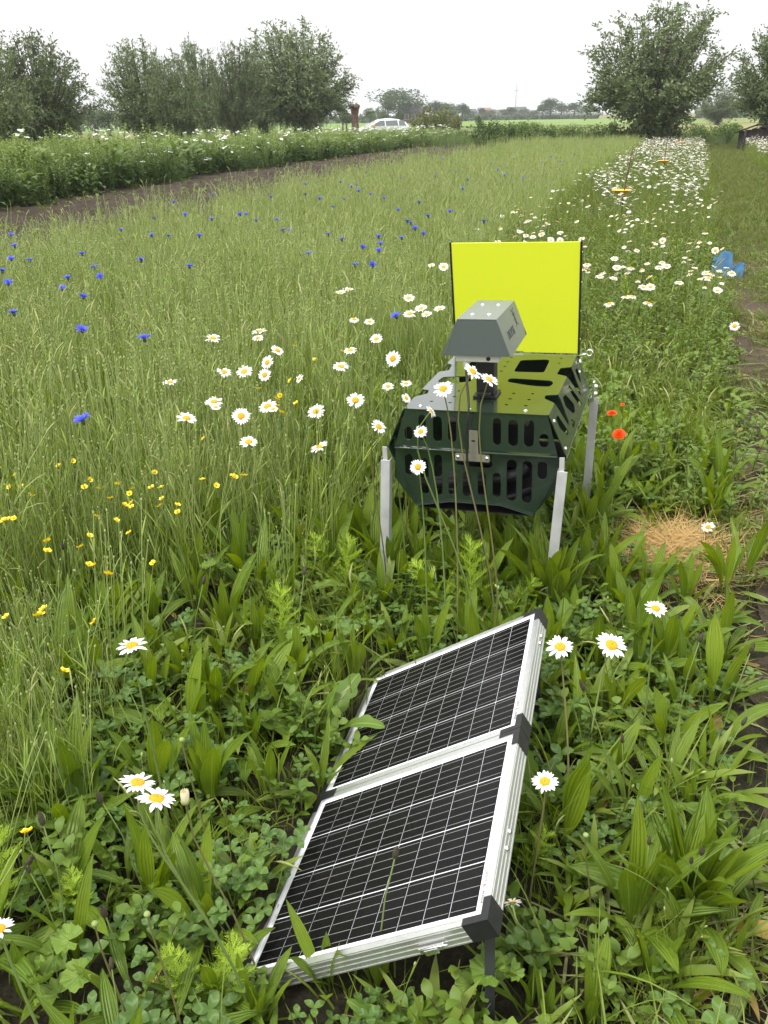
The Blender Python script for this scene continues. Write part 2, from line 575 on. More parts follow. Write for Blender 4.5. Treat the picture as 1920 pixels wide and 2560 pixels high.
def inview(x, y, u, v, margin=140, zt=0.3):
    z = gz(x, y)
    margin = max(margin, 430)
    px, py, d = proj(np.c_[x, y, z])
    px2, py2, d2 = proj(np.c_[x, y, z + zt])
    k = (d2 > .25) & (px > -margin) & (px < 1659 + margin) & (py2 < 2212 + 160) & (py > -60)
    return x[k], y[k], z[k], u[k], v[k]
def spin(n, tilt):
    return np.c_[rng.normal(0, tilt, n), rng.normal(0, tilt, n), rng.uniform(0, 6.283, n)]

# ------------------------------------------------------------------ ground, strips, fields
def graded(a, b, fine0, fine1, step, grow):
    xs = list(np.arange(fine0, fine1 + 1e-6, step))
    s = step
    x = fine1
    while x < b:
        s *= grow
        x = min(b, x + s)
        xs.append(x)
    s = step
    x = fine0
    pre = []
    while x > a:
        s *= grow
        x = max(a, x - s)
        pre.append(x)
    return np.array(pre[::-1] + xs)
def grid_mesh(name, X, Y, Z, m, smooth=True):
    h, w_ = X.shape
    me = bpy.data.meshes.new(name)
    vs = np.c_[X.ravel(), Y.ravel(), Z.ravel()]
    a = (np.arange(h - 1)[:, None] * w_ + np.arange(w_ - 1)[None, :]).ravel()
    fs = np.c_[a, a + 1, a + 1 + w_, a + w_]
    me.from_pydata(vs.tolist(), [], fs.tolist())
    me.materials.append(m)
    me.polygons.foreach_set('use_smooth', [smooth] * len(fs))
    me.update()
    return me
def groundmat(name, c1, c2, c3, s1=1.5, s2=40, bump=.8, far=None):
    m = bpy.data.materials.new(name)
    m.use_nodes = True
    n, l = m.node_tree.nodes, m.node_tree.links
    b = n['Principled BSDF']
    b.inputs['Roughness'].default_value = .95
    b.inputs['Specular IOR Level'].default_value = .2
    ge = n.new('ShaderNodeNewGeometry')
    t1, t2 = n.new('ShaderNodeTexNoise'), n.new('ShaderNodeTexNoise')
    t1.inputs['Scale'].default_value, t2.inputs['Scale'].default_value = s1, s2
    t1.inputs['Detail'].default_value = t2.inputs['Detail'].default_value = 8
    t2.inputs['Roughness'].default_value = .7
    l.new(ge.outputs['Position'], t1.inputs['Vector'])
    l.new(ge.outputs['Position'], t2.inputs['Vector'])
    def mixc(f, a, c, lo=.4, hi=.6):
        r = n.new('ShaderNodeMapRange')
        r.inputs[1].default_value, r.inputs[2].default_value = lo, hi
        l.new(f, r.inputs[0])
        k = n.new('ShaderNodeMix')
        k.data_type = 'RGBA'
        l.new(r.outputs[0], k.inputs[0])
        for sck, val in ((6, a), (7, c)):
            if isinstance(val, tuple):
                k.inputs[sck].default_value = (*val, 1)
            else:
                l.new(val, k.inputs[sck])
        return k.outputs[2]
    base = mixc(t1.outputs['Fac'], c1, c2)
    l.new(mixc(t2.outputs['Fac'], base, c3, .45, .7), b.inputs['Base Color'])
    bp = n.new('ShaderNodeBump')
    bp.inputs['Strength'].default_value = bump
    bp.inputs['Distance'].default_value = .03
    l.new(t2.outputs['Fac'], bp.inputs['Height'])
    l.new(bp.outputs[0], b.inputs['Normal'])
    return m

gm_field = groundmat('meadow_ground', (.135, .150, .045), (.185, .180, .062), (.11, .135, .035), .03, 3.0, .3)
gm_soil = groundmat('soil', (.034, .024, .018), (.050, .036, .026), (.066, .049, .036), 2.2, 45, 1.0)
gm_under = groundmat('shaded_weedy_soil', (.026, .024, .014), (.040, .034, .020), (.070, .058, .034), 3.0, 60, 1.0)  # soil colour darkened to carry the shade in gaps under the plants
gm_path = groundmat('path_soil', (.068, .049, .035), (.088, .068, .042), (.13, .10, .064), 2.5, 55, 1.0)
gm_bright = groundmat('bright_pasture', (.13, .20, .045), (.16, .225, .055), (.12, .19, .04), .05, 2.0, .3)
gm_hay = groundmat('hay_field', (.19, .185, .075), (.235, .215, .085), (.17, .175, .06), .08, 4.0, .3)

xs = graded(-1500, 1500, -4, 6, .16, 1.16)
ys = graded(-60, 3000, 0, 9, .16, 1.14)
X, Y = np.meshgrid(xs, ys)
props(put('ground', grid_mesh('ground', X, Y, gz(X, Y) - .02, gm_field)), None, None, None, 'structure')
def strip(name, u, v0, v1, nv, dz, m, rough=0.0, edge=0.0):
    """a strip along the rows; v0, v1 are its borders (numbers or functions of u)"""
    U = np.repeat(np.asarray(u)[:, None], nv, 1)
    a = np.array([v0(q) if callable(v0) else v0 for q in u])
    b = np.array([v1(q) if callable(v1) else v1 for q in u])
    if edge:
        a = a + rng.normal(0, edge, len(a))
        b = b + rng.normal(0, edge, len(b))
    V = a[:, None] + (b - a)[:, None] * np.linspace(0, 1, nv)[None, :]
    x, y = uv2xy(U, V)
    z = gz(x, y) + dz
    if rough:
        z = z + np.abs(rng.normal(0, rough, z.shape)) * (np.minimum(np.arange(nv), np.arange(nv)[::-1])[None, :] > 0)
    return props(put(name, grid_mesh(name, x, y, z, m)), None, None, None, 'structure')
GE = lambda u: np.interp(u, [0, .8, 1.4, 2.15, 2.8, 3.7, 4.7, 7, 12, 19, 46], [-1.6, -1.6, -1.75, -2.0, -1.95, -1.75, -1.55, -1.65, -2.0, -2.3, -2.25])   # edge of the tall grass
RUT = lambda u: np.interp(u, [0, 2, 4, 6, 12], [.38, .36, .45, .52, .55])     # bare wheel rut along the path edge
VF = lambda u: np.interp(u, [6, 15, 25, 60], [-12.6, -12.9, -14.3, -14.8])       # front of the herb bank
VB = lambda u: np.interp(u, [6, 12, 20, 50], [-6.45, -6.55, -6.95, -7.1])       # far border of the tall grass
strip('weed_bed', np.arange(-.5, 47, .22), -7.3, .42, 36, .003, gm_under, .006)
strip('path', np.arange(-.5, 49, .2), .40, 2.05, 10, .008, gm_path, .006, .04)
strip('daisy_bed', np.arange(4, 49, .5), 2.0, 6.5, 10, .004, gm_under, .006)
strip('ploughed_soil', np.arange(2, 52, .16), -14.9, -6.9, 50, .012, gm_soil, .045)
strip('bank_ground', np.arange(2, 66, .8), -22, -12.8, 14, .006, gm_under, .02)
def quad_sheet(name, pts, z, m):
    me = bpy.data.meshes.new(name)
    me.from_pydata([(p[0], p[1], z) for p in pts], [], [list(range(len(pts)))])
    me.materials.append(m)
    return props(put(name, me), None, None, None, 'structure')
quad_sheet('bright_pasture', [(-200, 175), (62, 140), (66, 330), (-220, 330)], .02, gm_bright)
quad_sheet('hay_field', [(10, 66), (95, 66), (190, 215), (56, 135), (16, 105)], .012, gm_hay)
quad_sheet('road', [(-70, 30), (-66.5, 28.5), (17, 112), (14, 115)], .008, mat('asphalt', (.075, .075, .078), .9, noise=.2, nscale=2))

# ------------------------------------------------------------------ trees
def willow_meshes(seed, n_shoot=170, lean=0.0, egg=.75):
    """pollard willow: short trunk with a swollen head, a fan of shoots filling an egg shaped crown, feathery leaves"""
    r = np.random.default_rng(seed)
    tk, cr = MB(), MB()
    hh = 1.15
    prof = [(.42, -.15), (.37, .15), (.33, .5), (.36, .85), (.48, 1.10), (.44, 1.3), (.15, 1.45)]
    for k, (a, b) in enumerate(prof):
        prof[k] = (a * (1 + .06 * math.sin(k * 2.1)), b)
    tk.lathe(prof, 12)
    V, Fc = [], []
    head = np.array([0, 0, hh + .1])
    for i in range(n_shoot):
        th = 2 * math.pi * (i * .618 + r.uniform(-.08, .08))
        sz = r.uniform(-.96, 1.0)
        k_ = math.sqrt(1 - sz * sz)
        wd = 3.0 * (1 - .22 * (sz > 0) * sz) * (1 - .45 * max(0, -sz) ** 1.5) * (1 + .10 * math.sin(3 * th + seed) + .08 * math.sin(5 * th + 2 * seed))
        q = r.uniform(.84, 1.04) * (1.0 + .10 * math.sin(2 * th + 5 * sz + seed))
        tip = np.array([wd * k_ * math.cos(th) * q + lean * (sz + .4) * 1.0, wd * k_ * math.sin(th) * q, 3.55 + 3.2 * sz * q])
        p1_ = head + (tip - head) * np.array([.56, .56, .34]) + np.array([0, 0, .45 + .9 * max(0, -sz)])
        pts = []
        seg = 8
        for k in range(seg + 1):
            t = k / seg
            pts.append(head * (1 - t) ** 2 + p1_ * 2 * t * (1 - t) + tip * t * t + r.normal(0, .03, 3) * (k > 0))
        tk.tube(pts, [.055 * (1 - k / (seg + .6)) + .006 for k in range(seg + 1)], 4, 0, False)
        for k in range(2, seg + 1):
            d = pts[k] - pts[k - 1]
            d = d / (np.linalg.norm(d) + 1e-6)
            for q_ in range(4):
                b = pts[k] + (pts[k - 1] - pts[k]) * r.uniform(0, 1)
                td = r.normal(0, 1, 3)
                td = td / np.linalg.norm(td) * 1.0 + d * .75 + np.array([0, 0, .25])
                td /= np.linalg.norm(td)
                tl = r.uniform(.3, .75)
                droop = r.uniform(-.30, .05)
                n_l = 10
                for j in range(n_l):
                    t = (j + r.uniform(0, 1)) / n_l
                    c = b + td * tl * t + np.array([0, 0, droop * t * t])
                    ld = td * .8 + r.normal(0, .75, 3)
                    ld /= np.linalg.norm(ld)
                    n_ = np.cross(ld, r.normal(0, 1, 3))
                    n_ /= np.linalg.norm(n_) + 1e-6
                    l_, w_ = r.uniform(.13, .22), r.uniform(.028, .044)
                    o = len(V)
                    V.extend([c, c + ld * l_ * .5 + n_ * w_, c + ld * l_, c + ld * l_ * .5 - n_ * w_])
                    Fc.append((o, o + 1, o + 2, o + 3))
    cr.add(V, Fc)
    return tk.mesh('willow_trunk', [M['bark']]), cr.mesh('willow_crown', [M['willow' if seed % 2 else 'willow_dark']])
def plain_crown(seed, nblob=14, leaf=.42, n=2600, mname='far_leaf', spread=(1, 1, 1)):
    """round-headed tree about 8 m tall, 7 m wide, crown of leafy clumps"""
    r = np.random.default_rng(seed)
    tk, cr = MB(), MB()
    tk.tube([(0, 0, -.2), (.05, 0, 1.2), (.1, .05, 2.6), (0, 0, 4.5)], [.34, .27, .2, .08], 7)
    V, Fc = [], []
    blobs = []
    for i in range(nblob):
        a, e = r.uniform(0, 6.28), r.uniform(-.5, 1.5)
        q = r.uniform(.35, 1)
        blobs.append((np.array([2.3 * q * math.cos(a) * math.cos(e), 2.3 * q * math.sin(a) * math.cos(e), 4.4 + 2.3 * q * math.sin(e)]), r.uniform(.9, 1.7)))
    for i in range(n):
        c, br = blobs[r.integers(nblob)]
        d = r.normal(0, 1, 3)
        d /= np.linalg.norm(d)
        p = c + d * br * r.uniform(.55, 1.0) ** .6
        a, b = r.normal(0, 1, 3), r.normal(0, 1, 3)
        a /= np.linalg.norm(a)
        b = np.cross(a, b)
        b /= np.linalg.norm(b)
        s = leaf * r.uniform(.5, 1.1)
        o = len(V)
        V.extend([p - a * s * .5, p + b * s * .32, p + a * s * .5, p - b * s * .32])
        Fc.append((o, o + 1, o + 2, o + 3))
        tri = None
    cr.add(V, Fc)
    return tk.mesh('tree_trunk', [M['bark']]), cr.mesh('tree_crown', [M[mname]])
def bush_mesh(seed, leaf=.1, n=1800, mname='olive_leaf', flat=1.0):
    """bush about 1 m tall and 1.2 m wide"""
    r = np.random.default_rng(seed)
    cr, sk = MB(), MB()
    V, Fc = [], []
    bl = [(np.array([r.normal(0, .26), r.normal(0, .26), r.uniform(.25, .72)]), r.uniform(.2, .34)) for _ in range(11)]
    for c, b in bl:
        sk.tube([(0, 0, -.05), tuple(c * .5 + np.array([0, 0, .05])), tuple(c)], [.03, .02, .008], 4)
    for i in range(n):
        c, br = bl[r.integers(len(bl))]
        d = r.normal(0, 1, 3)
        d /= np.linalg.norm(d)
        p = c + d * br * r.uniform(.5, 1.05)
        p[2] = max(p[2], .03)
        a, b = r.normal(0, 1, 3), r.normal(0, 1, 3)
        a /= np.linalg.norm(a)
        b = np.cross(a, b)
        b /= np.linalg.norm(b)
        s = leaf * r.uniform(.5, 1.15)
        o = len(V)
        V.extend([p - a * s * .5, p + b * s * .32, p + a * s * .5, p - b * s * .32])
        Fc.append((o, o + 1, o + 2, o + 3))
    cr.add(V, Fc)
    return sk.mesh('bush_stems', [M['bark']]), cr.mesh('bush_foliage', [M[mname]])
def place(name, label, cat, group, meshes, px, dist, top, width, h0, w0, names=('trunk', 'crown'), rot=None, low=0.0):
    """tree at distance dist in the direction of px; its top is seen at height top of the photograph, width in the same pixels"""
    r_ = ray(px, 262)
    d2 = Vector((r_.x, r_.y)).normalized()
    p = d2 * dist
    hr = ray(px, top)
    H_ = CAM_H + hr.z / Vector((hr.x, hr.y)).length * dist
    W_ = width / 1890 * depth((p.x, p.y, 2.0))
    co = np.empty(len(meshes[1].vertices) * 3)
    meshes[1].vertices.foreach_get('co', co)
    co = co.reshape(-1, 3)
    h0 = np.percentile(co[:, 2], 99.3)
    w0 = np.percentile(co[:, 0], 98.5) - np.percentile(co[:, 0], 1.5)
    t = thing(name, label, cat, (p.x, p.y, low), (0, 0, random.uniform(0, 6.28) if rot is None else rot), group)
    t.scale = (W_ / w0, W_ / w0, H_ / h0)
    for nm, me in zip(names, meshes):
        put(nm, me, t)
    return t
wil = [willow_meshes(s, lean=l) for s, l in ((1, .5), (2, 0), (3, .3), (5, -.2))]
G_ = 'pollard willows along the road on the left'
for q in [
    (-32, 44, 80, 160, 0, 'dark willow cut off by the left edge of the picture'),
    (92, 50, 94, 176, 1, 'light airy willow with a thick trunk showing, second from the left'),
    (318, 58, 106, 126, 2, 'willow left of the gap, standing alone beyond the flowering bank'),
    (388, 55, 134, 100, 3, 'low dense willow in front of the paler ones in the middle row'),
    (446, 74, 105, 92, 0, 'pale willow half hidden behind the middle of the row'),
    (512, 62, 108, 92, 1, 'narrow willow with a dark bare trunk at the gap'),
    (566, 68, 110, 84, 3, 'slim willow squeezed against the largest one of the left row'),
    (652, 66, 68, 186, 2, 'largest willow of the left row, next to the bare stump')]:
    place('willow_tree', q[5], 'tree', G_, wil[q[4]], q[0], q[1], q[2], q[3], 6.6, 6.6)
place('willow_tree', 'big leaning pollard willow at the end of the daisy strip', 'tree', None, wil[0], 1405, 50, 26, 232, 6.6, 6.6, rot=.6)
place('willow_tree', 'willow cut off by the right edge, above the dark shed', 'tree', None, wil[2], 1690, 46, 34, 190, 6.6, 6.6)
place('willow_tree', 'small pale willow far off between the two right willows', 'tree', None, wil[3], 1550, 130, 193, 70, 6.6, 6.6)
ft = [plain_crown(11), plain_crown(12, mname='far_leaf_pale'), plain_crown(13, 9), plain_crown(14, 18, .35, 3000)]
FT = [  # px, dist, top, width, kind, label
    (862, 250, 193, 86, 3, 'tallest round tree on the horizon, left of the brick house'),
    (838, 240, 212, 44, 2, 'tree leaning on the left flank of the tall round tree'),
    (800, 170, 234, 34, 1, 'grey green tree between the bare stump and the car'),
    (828, 200, 238, 22, 1, 'pale low tree just above the parked car'),
    (740, 140, 238, 26, 2, 'dark little tree left of the bare stump'),
    (748, 120, 243, 30, 0, 'leafy tree right behind the bare stump'),
    (866, 180, 241, 24, 0, 'small bright tree in front of the brick house'),
    (938, 300, 219, 40, 0, 'broad tree behind the olive bush'),
    (957, 310, 222, 30, 3, 'dark tree right of the broad tree behind the olive bush'),
    (975, 320, 225, 36, 1, 'rounded tree between the olive bush and the white walled house'),
    (998, 290, 224, 26, 0, 'upright tree left of the white walled house'),
    (970, 230, 236, 40, 1, 'low rounded tree beside the olive bush'),
    (1016, 340, 240, 26, 1, 'small pale tree over the roof of the white walled house'),
    (1040, 380, 233, 22, 2, 'two topped tree right of the white walled house'),
    (1060, 420, 236, 30, 1, 'pale tree behind the pink gable'),
    (1085, 400, 236, 30, 0, 'tree between the pink gable and the dark roof'),
    (1105, 380, 232, 26, 2, 'dark tree left of the dark roofed farm'),
    (1130, 450, 235, 34, 1, 'pale tree behind the dark roofed farm'),
    (1152, 400, 238, 26, 1, 'low pale tree right of the dark roofed farm'),
    (1172, 330, 226, 34, 2, 'tree at the left end of the far row by the big willow'),
    (1188, 320, 213, 40, 0, 'tallest tree of the far row left of the big willow'),
    (1212, 340, 223, 36, 1, 'middle tree of the far row left of the big willow'),
    (1240, 340, 222, 38, 2, 'last free tree of the far row left of the big willow'),
    (1268, 330, 226, 40, 1, 'tree peeping past the left edge of the big willow'),
    (1600, 300, 236, 40, 1, 'tree half behind the shed side willow'),
    (1625, 280, 232, 44, 0, 'dark tree behind the right edge willow'),
    (1525, 320, 238, 40, 1, 'pale tree right of the big willow'),
    (45, 120, 246, 60, 0, 'tree seen under the willows at far left'),
    (205, 130, 232, 56, 1, 'loose pale tree in the gap between the left willows'),
    (235, 120, 240, 60, 2, 'dark shrubby tree in the gap between the left willows'),
    (170, 140, 244, 50, 0, 'low dark tree at the foot of the airy willow'),
]
for q in FT:
    place('distant_tree', q[5], 'tree', 'trees along the horizon', ft[q[4]], q[0], q[1], q[2], q[3] * 1.12, 7.6, 6.6)
# hedges and woods too far off to count
def mass(name, label, spec, mname, leaf):
    cr = MB()
    V, Fc = [], []
    r = np.random.default_rng(5)
    for (x0, x1, dist, top, n) in spec:
        for i in range(n):
            px = r.uniform(x0, x1)
            rr = ray(px, 262)
            d2 = Vector((rr.x, rr.y)).normalized() * (dist * r.uniform(.97, 1.03))
            tp = ray(px, top)
            hmax = CAM_H + tp.z / Vector((tp.x, tp.y)).length * dist
            hmax *= .72 + .28 * math.sin(px * .35 + 1.3 * math.sin(px * .11)) ** 2
            p = np.array([d2.x, d2.y, hmax * r.uniform(0, 1) ** .75])
            a, b = r.normal(0, 1, 3), r.normal(0, 1, 3)
            a /= np.linalg.norm(a)
            b = np.cross(a, b)
            b /= np.linalg.norm(b)
            s = leaf * dist * r.uniform(.5, 1.2)
            o = len(V)
            V.extend([p - a * s, p + b * s * .6, p + a * s, p - b * s * .6])
            Fc.append((o, o + 1, o + 2, o + 3))
    cr.add(V, Fc)
    return props(put(name, cr.mesh(name, [M[mname]])), label, None, None, 'stuff')
mass('far_hedge', 'low hedge line along the horizon', [(1020, 1290, 330, 250, 1500), (690, 1020, 300, 249, 1400), (-60, 700, 190, 252, 2600), (1500, 1720, 260, 240, 1200)], 'far_leaf', .0022)
mass('far_wood', 'wooded rise at far right', [(1500, 1760, 700, 229, 1600)], 'far_leaf', .0026)
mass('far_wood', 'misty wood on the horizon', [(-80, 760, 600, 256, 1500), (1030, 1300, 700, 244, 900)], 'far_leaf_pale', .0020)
for k, (px, dist, top, wd, mn, lb) in enumerate([
    (935, 78, 231, 66, 'olive_leaf', 'big olive green bush right of the car'),
    (985, 84, 249, 34, 'olive_leaf', 'low olive bush beside the big one, above the white flowers'),
    (1040, 88, 252, 24, 'far_leaf', 'dark little shrub in front of the white walled house')]):
    place('bush', lb, 'bush', None, bush_mesh(30 + k, .10, 2200, mn), px, dist, top, wd, 1.0, 1.15, ('stems', 'foliage'))
bs = [bush_mesh(40 + k, .085, 1700, 'bank') for k in range(3)]
for k, (px, dist, top, wd, lb) in enumerate([
    (1045, 54, 263, 70, 'dark bramble bush at the far end of the flowering bank'),
    (1100, 56, 264, 60, 'bramble bush second from the bank end along the ditch'),
    (1140, 55, 263, 56, 'round dark bush in the middle of the ditch'),
    (1180, 56, 266, 60, 'dark ditch bush right of the round one'),
    (1230, 55, 270, 60, 'low ditch bush between the grass field and the hay field'),
    (1285, 53, 270, 60, 'low ditch bush left of the big willow trunk'),
    (1345, 50, 266, 60, 'bush at the left foot of the big willow'),
    (1400, 50, 262, 70, 'dark bush against the trunk of the big willow'),
    (1450, 51, 266, 60, 'bush at the right foot of the big willow'),
    (1520, 56, 268, 44, 'small bush at the end of the daisy strip'),
    (1578, 55, 265, 58, 'rounded dark bush at the end of the mown path')]):
    place('ditch_bush', lb, 'bush', 'dark bushes along the ditch', bs[k % 3], px, dist, top, wd * 1.15, 1.0, 1.15, ('stems', 'foliage'))

# ------------------------------------------------------------------ houses, mast, shed, stump
def house(label, px, dist, w_, d_, wall, ridge, mw, mr, wins, rot, chim=True, cat='house'):
    rr = ray(px, 262)
    d2 = Vector((rr.x, rr.y)).normalized() * dist
    t = thing('house', label, cat, (d2.x, d2.y, 0), (0, 0, rot), None)
    a = MB()
    a.box((-w_ / 2, 0, 0), (w_ / 2, d_, wall))
    a.add([(-w_ / 2, 0, wall), (-w_ / 2, d_, wall), (-w_ / 2, d_ / 2, ridge - .1)], [(0, 2, 1)])
    a.add([(w_ / 2, 0, wall), (w_ / 2, d_, wall), (w_ / 2, d_ / 2, ridge - .1)], [(0, 1, 2)])
    part('wall', a, M[mw], t)
    b = MB()
    for sgn, y0 in ((1, -.35), (-1, d_ + .35)):
        z0 = wall - .22
        vs = [(-w_ / 2 - .3, y0, z0), (w_ / 2 + .3, y0, z0), (w_ / 2 + .3, d_ / 2, ridge), (-w_ / 2 - .3, d_ / 2, ridge)]
        b.add(vs + [(x, y, z + .15) for x, y, z in vs], [(0, 1, 2, 3), (4, 5, 6, 7), (0, 1, 5, 4), (1, 2, 6, 5), (3, 0, 4, 7)])
    rf = part('roof', b, M[mr], t)
    if chim:
        c = MB()
        c.box((w_ * .25, d_ / 2 - .3, ridge - .4), (w_ * .25 + .6, d_ / 2 + .3, ridge + .7))
        part('chimney', c, M['brick'], rf)
    for (x, z, ww, hh) in wins:
        f = MB()
        f.box((x - ww / 2 - .06, -.06, z - .06), (x + ww / 2 + .06, -.003, z + hh + .06))
        fr = part('window', f, M['render'], t)
        g = MB()
        g.box((x - ww / 2, -.075, z), (x + ww / 2, -.062, z + hh))
        part('pane', g, M['window'], fr)
    return t
house('red brick house with a dark roof, half hidden by the olive bush', 893, 250, 5.6, 6, 2.6, 4.6, 'brick', 'tile', [(-1.8, .9, .9, 1.2), (0, .9, .9, 1.2), (1.8, .9, .9, 1.2)], .15)
house('low farmhouse with a grey roof and white wall', 1013, 470, 7.5, 7, 1.9, 4.4, 'render', 'tile', [(-2.4, .7, 1.0, 1.0), (0, .7, 1.0, 1.0), (2.4, .7, 1.0, 1.0)], .1, False)
house('distant pinkish gable between pale trees', 1058, 520, 4.5, 6, 3.0, 5.2, 'brick', 'tile_red', [(-1, 1, .8, 1.2), (1, 1, .8, 1.2)], .5, False)
house('distant farm with a big dark roof below the mast', 1120, 480, 9, 9, 2.0, 5.0, 'brick', 'tile', [(-3, .8, 1.2, 1.1), (3, .8, 1.2, 1.1)], .1, False)
rr = ray(1113, 262)
d2 = Vector((rr.x, rr.y)).normalized() * 560
t = thing('radio_mast', 'thin lattice mast above the dark roofed farm', 'mast', (d2.x, d2.y, 0))
a = MB()
for k in range(3):
    q = k * 2.094
    a.tube([(.8 * math.cos(q), .8 * math.sin(q), 0), (.2 * math.cos(q), .2 * math.sin(q), 17)], .12, 4)
part('lattice', a, M['mast'], t)
a = MB()
a.tube([(0, 0, 17), (0, 0, 20)], .08, 4)
a.box((-1.2, -.1, 14), (1.2, .1, 14.3))
part('antenna', a, M['mast'], t)
rr = ray(1640, 262)
d2 = Vector((rr.x, rr.y)).normalized() * 44
t = thing('shed', 'low dark wooden shed at the right edge under the willow', 'shed', (d2.x, d2.y, 0), (0, 0, -.45))
for k in range(6):
    a = MB()
    a.box((-.75 + k * .25, 0 + .004 * (k % 2), 0), (-.505 + k * .25, 1.2, .80 + .05 * min(k, 5 - k)))
    part('plank', a, M['shed'], t)
a = MB()
for sx in (-1, 1):
    vs = [(sx * .95, -.15, .72), (sx * .95, 1.35, .72), (0, 1.35, 1.06), (0, -.15, 1.06)]
    a.add(vs + [(x, y, z + .05) for x, y, z in vs], [(0, 1, 2, 3), (4, 5, 6, 7), (0, 3, 7, 4), (0, 1, 5, 4), (1, 2, 6, 5)])
part('roof', a, M['shed'], t)
rr = ray(1613, 262)
d2 = Vector((rr.x, rr.y)).normalized() * 42
a = MB()
a.tube([(0, 0, -.1), (.01, 0, .5), (.02, 0, .95)], [.04, .038, .035], 8)
props(part('fence_post', a, M['shed'], None, loc=(d2.x, d2.y, 0)), 'grey wooden post left of the dark shed', 'post')
rr = ray(767, 262)
d2 = Vector((rr.x, rr.y)).normalized() * 62
t = thing('willow_stump', 'bare reddish pollard stump with a knobbly head beside the car', 'tree stump', (d2.x, d2.y, 0))
a = MB()
prof = [(.31, -.1), (.26, .5), (.23, 1.2), (.22, 1.75), (.27, 2.05), (.32, 2.2)]
a.lathe(prof, 14)
me = a
part('trunk', a, M['stump'], t)
a = MB()
for k in range(13):
    q, rr_ = k * 2.4, .12 + .2 * (k % 4) / 3
    c = Vector((rr_ * math.cos(q), rr_ * math.sin(q), 2.26 + .05 * math.sin(k * 3)))
    a.lathe([(.001, -.14), (.12, -.09), (.15, 0), (.11, .09), (.001, .13)], 7, mat4=Matrix.Translation(c))
part('knobbly_head', a, mat('stump_head', (.12, .085, .06), .95, noise=.5, nscale=9), t)

# ------------------------------------------------------------------ the air: thin pale haze round the whole scene
hz_ = MB()
hz_.box((-1560, -120, -1.2), (1560, 3060, 34))
hm = bpy.data.materials.new('haze')
hm.use_nodes = True
hn = hm.node_tree
hn.nodes.remove(hn.nodes['Principled BSDF'])
pv = hn.nodes.new('ShaderNodeVolumePrincipled')
pv.inputs['Color'].default_value = (.93, .96, 1, 1)
pv.inputs['Density'].default_value = .00042
hn.links.new(pv.outputs[0], hn.nodes['Material Output'].inputs['Volume'])
props(put('haze', hz_.mesh('haze', [hm])), None, None, None, 'stuff')

# ------------------------------------------------------------------ parked car (a white hatchback seen from its front left, its lower half behind the bank)
rr = ray(822, 262)
d2 = Vector((rr.x, rr.y)).normalized() * 72
car = thing('parked_car', 'white hatchback parked behind the flowering bank', 'car', (d2.x, d2.y, 0), (0, 0, R(196)))
# side outline: x forward, z up ; sections taper to the roof
a = MB()
LOW = [(-2.05, .28), (-2.08, .62), (-2.02, .95), (-1.0, .98), (0, .97), (.95, .95), (1.55, .84), (2.0, .68), (2.08, .45), (2.02, .25)]
def loft(pts, ys, m=0):
    n = len(pts)
    vs = []
    for y, ins in ys:
        for x, z in pts:
            vs.append((x * (1 - ins), y, z))
    fs = []
    for j in range(len(ys) - 1):
        for i in range(n):
            k = (i + 1) % n
            fs.append((j * n + i, j * n + k, (j + 1) * n + k, (j + 1) * n + i))
    fs.append(tuple(range(n)))
    fs.append(tuple(range((len(ys) - 1) * n, len(ys) * n))[::-1])
    a.add(vs, fs, m)
loft(LOW, [(-.88, .03), (-.80, 0), (0, -.01), (.80, 0), (.88, .03)])
body = part('body', a, M['car'], car, .03)
a = MB()
cab0 = [(-2.0, .96), (-1.72, 1.26), (-1.2, 1.42), (-.45, 1.49), (.12, 1.42), (1.32, .94)]
n = len(cab0)
vs = []
for y, k in ((-.80, 0), (-.60, 1), (.60, 1), (.80, 0)):
    for x, z in cab0:
        if k == 0:
            vs.append((x, math.copysign(.80 - .22 * (z - .96) / .54, y), z if z < 1.2 else z - .02))
        else:
            vs.append((x, math.copysign(.50, y), z + (.03 if z > 1.2 else 0)))
fs = []
for j in range(3):
    for i in range(n - 1):
        fs.append((j * n + i, j * n + i + 1, (j + 1) * n + i + 1, (j + 1) * n + i))
fs.append(tuple(range(n)))
fs.append(tuple(range(3 * n, 4 * n))[::-1])
a.add(vs, fs)
part('roof_shell', a, M['car'], car, .02)
def pane(nm, pts3, off):
    b = MB()
    P_ = [Vector(p) for p in pts3]
    nn = (P_[1] - P_[0]).cross(P_[2] - P_[0]).normalized()
    if nn.dot(Vector(off)) < 0:
        nn = -nn
    b.add([p + nn * .02 for p in P_] + [p - nn * .01 for p in P_], [tuple(range(len(P_))), tuple(range(2 * len(P_) - 1, len(P_) - 1, -1))] + [(i, (i + 1) % len(P_), (i + 1) % len(P_) + len(P_), i + len(P_)) for i in range(len(P_))])
    return part(nm, b, M['glass'], car)
pane('windscreen', [(1.22, -.72, .985), (1.22, .72, .985), (.20, .53, 1.39), (.20, -.53, 1.39)], (1, 0, 1))
pane('rear_window', [(-1.96, -.66, 1.02), (-1.96, .66, 1.02), (-1.84, .54, 1.28), (-1.84, -.54, 1.28)], (-1, 0, .3))
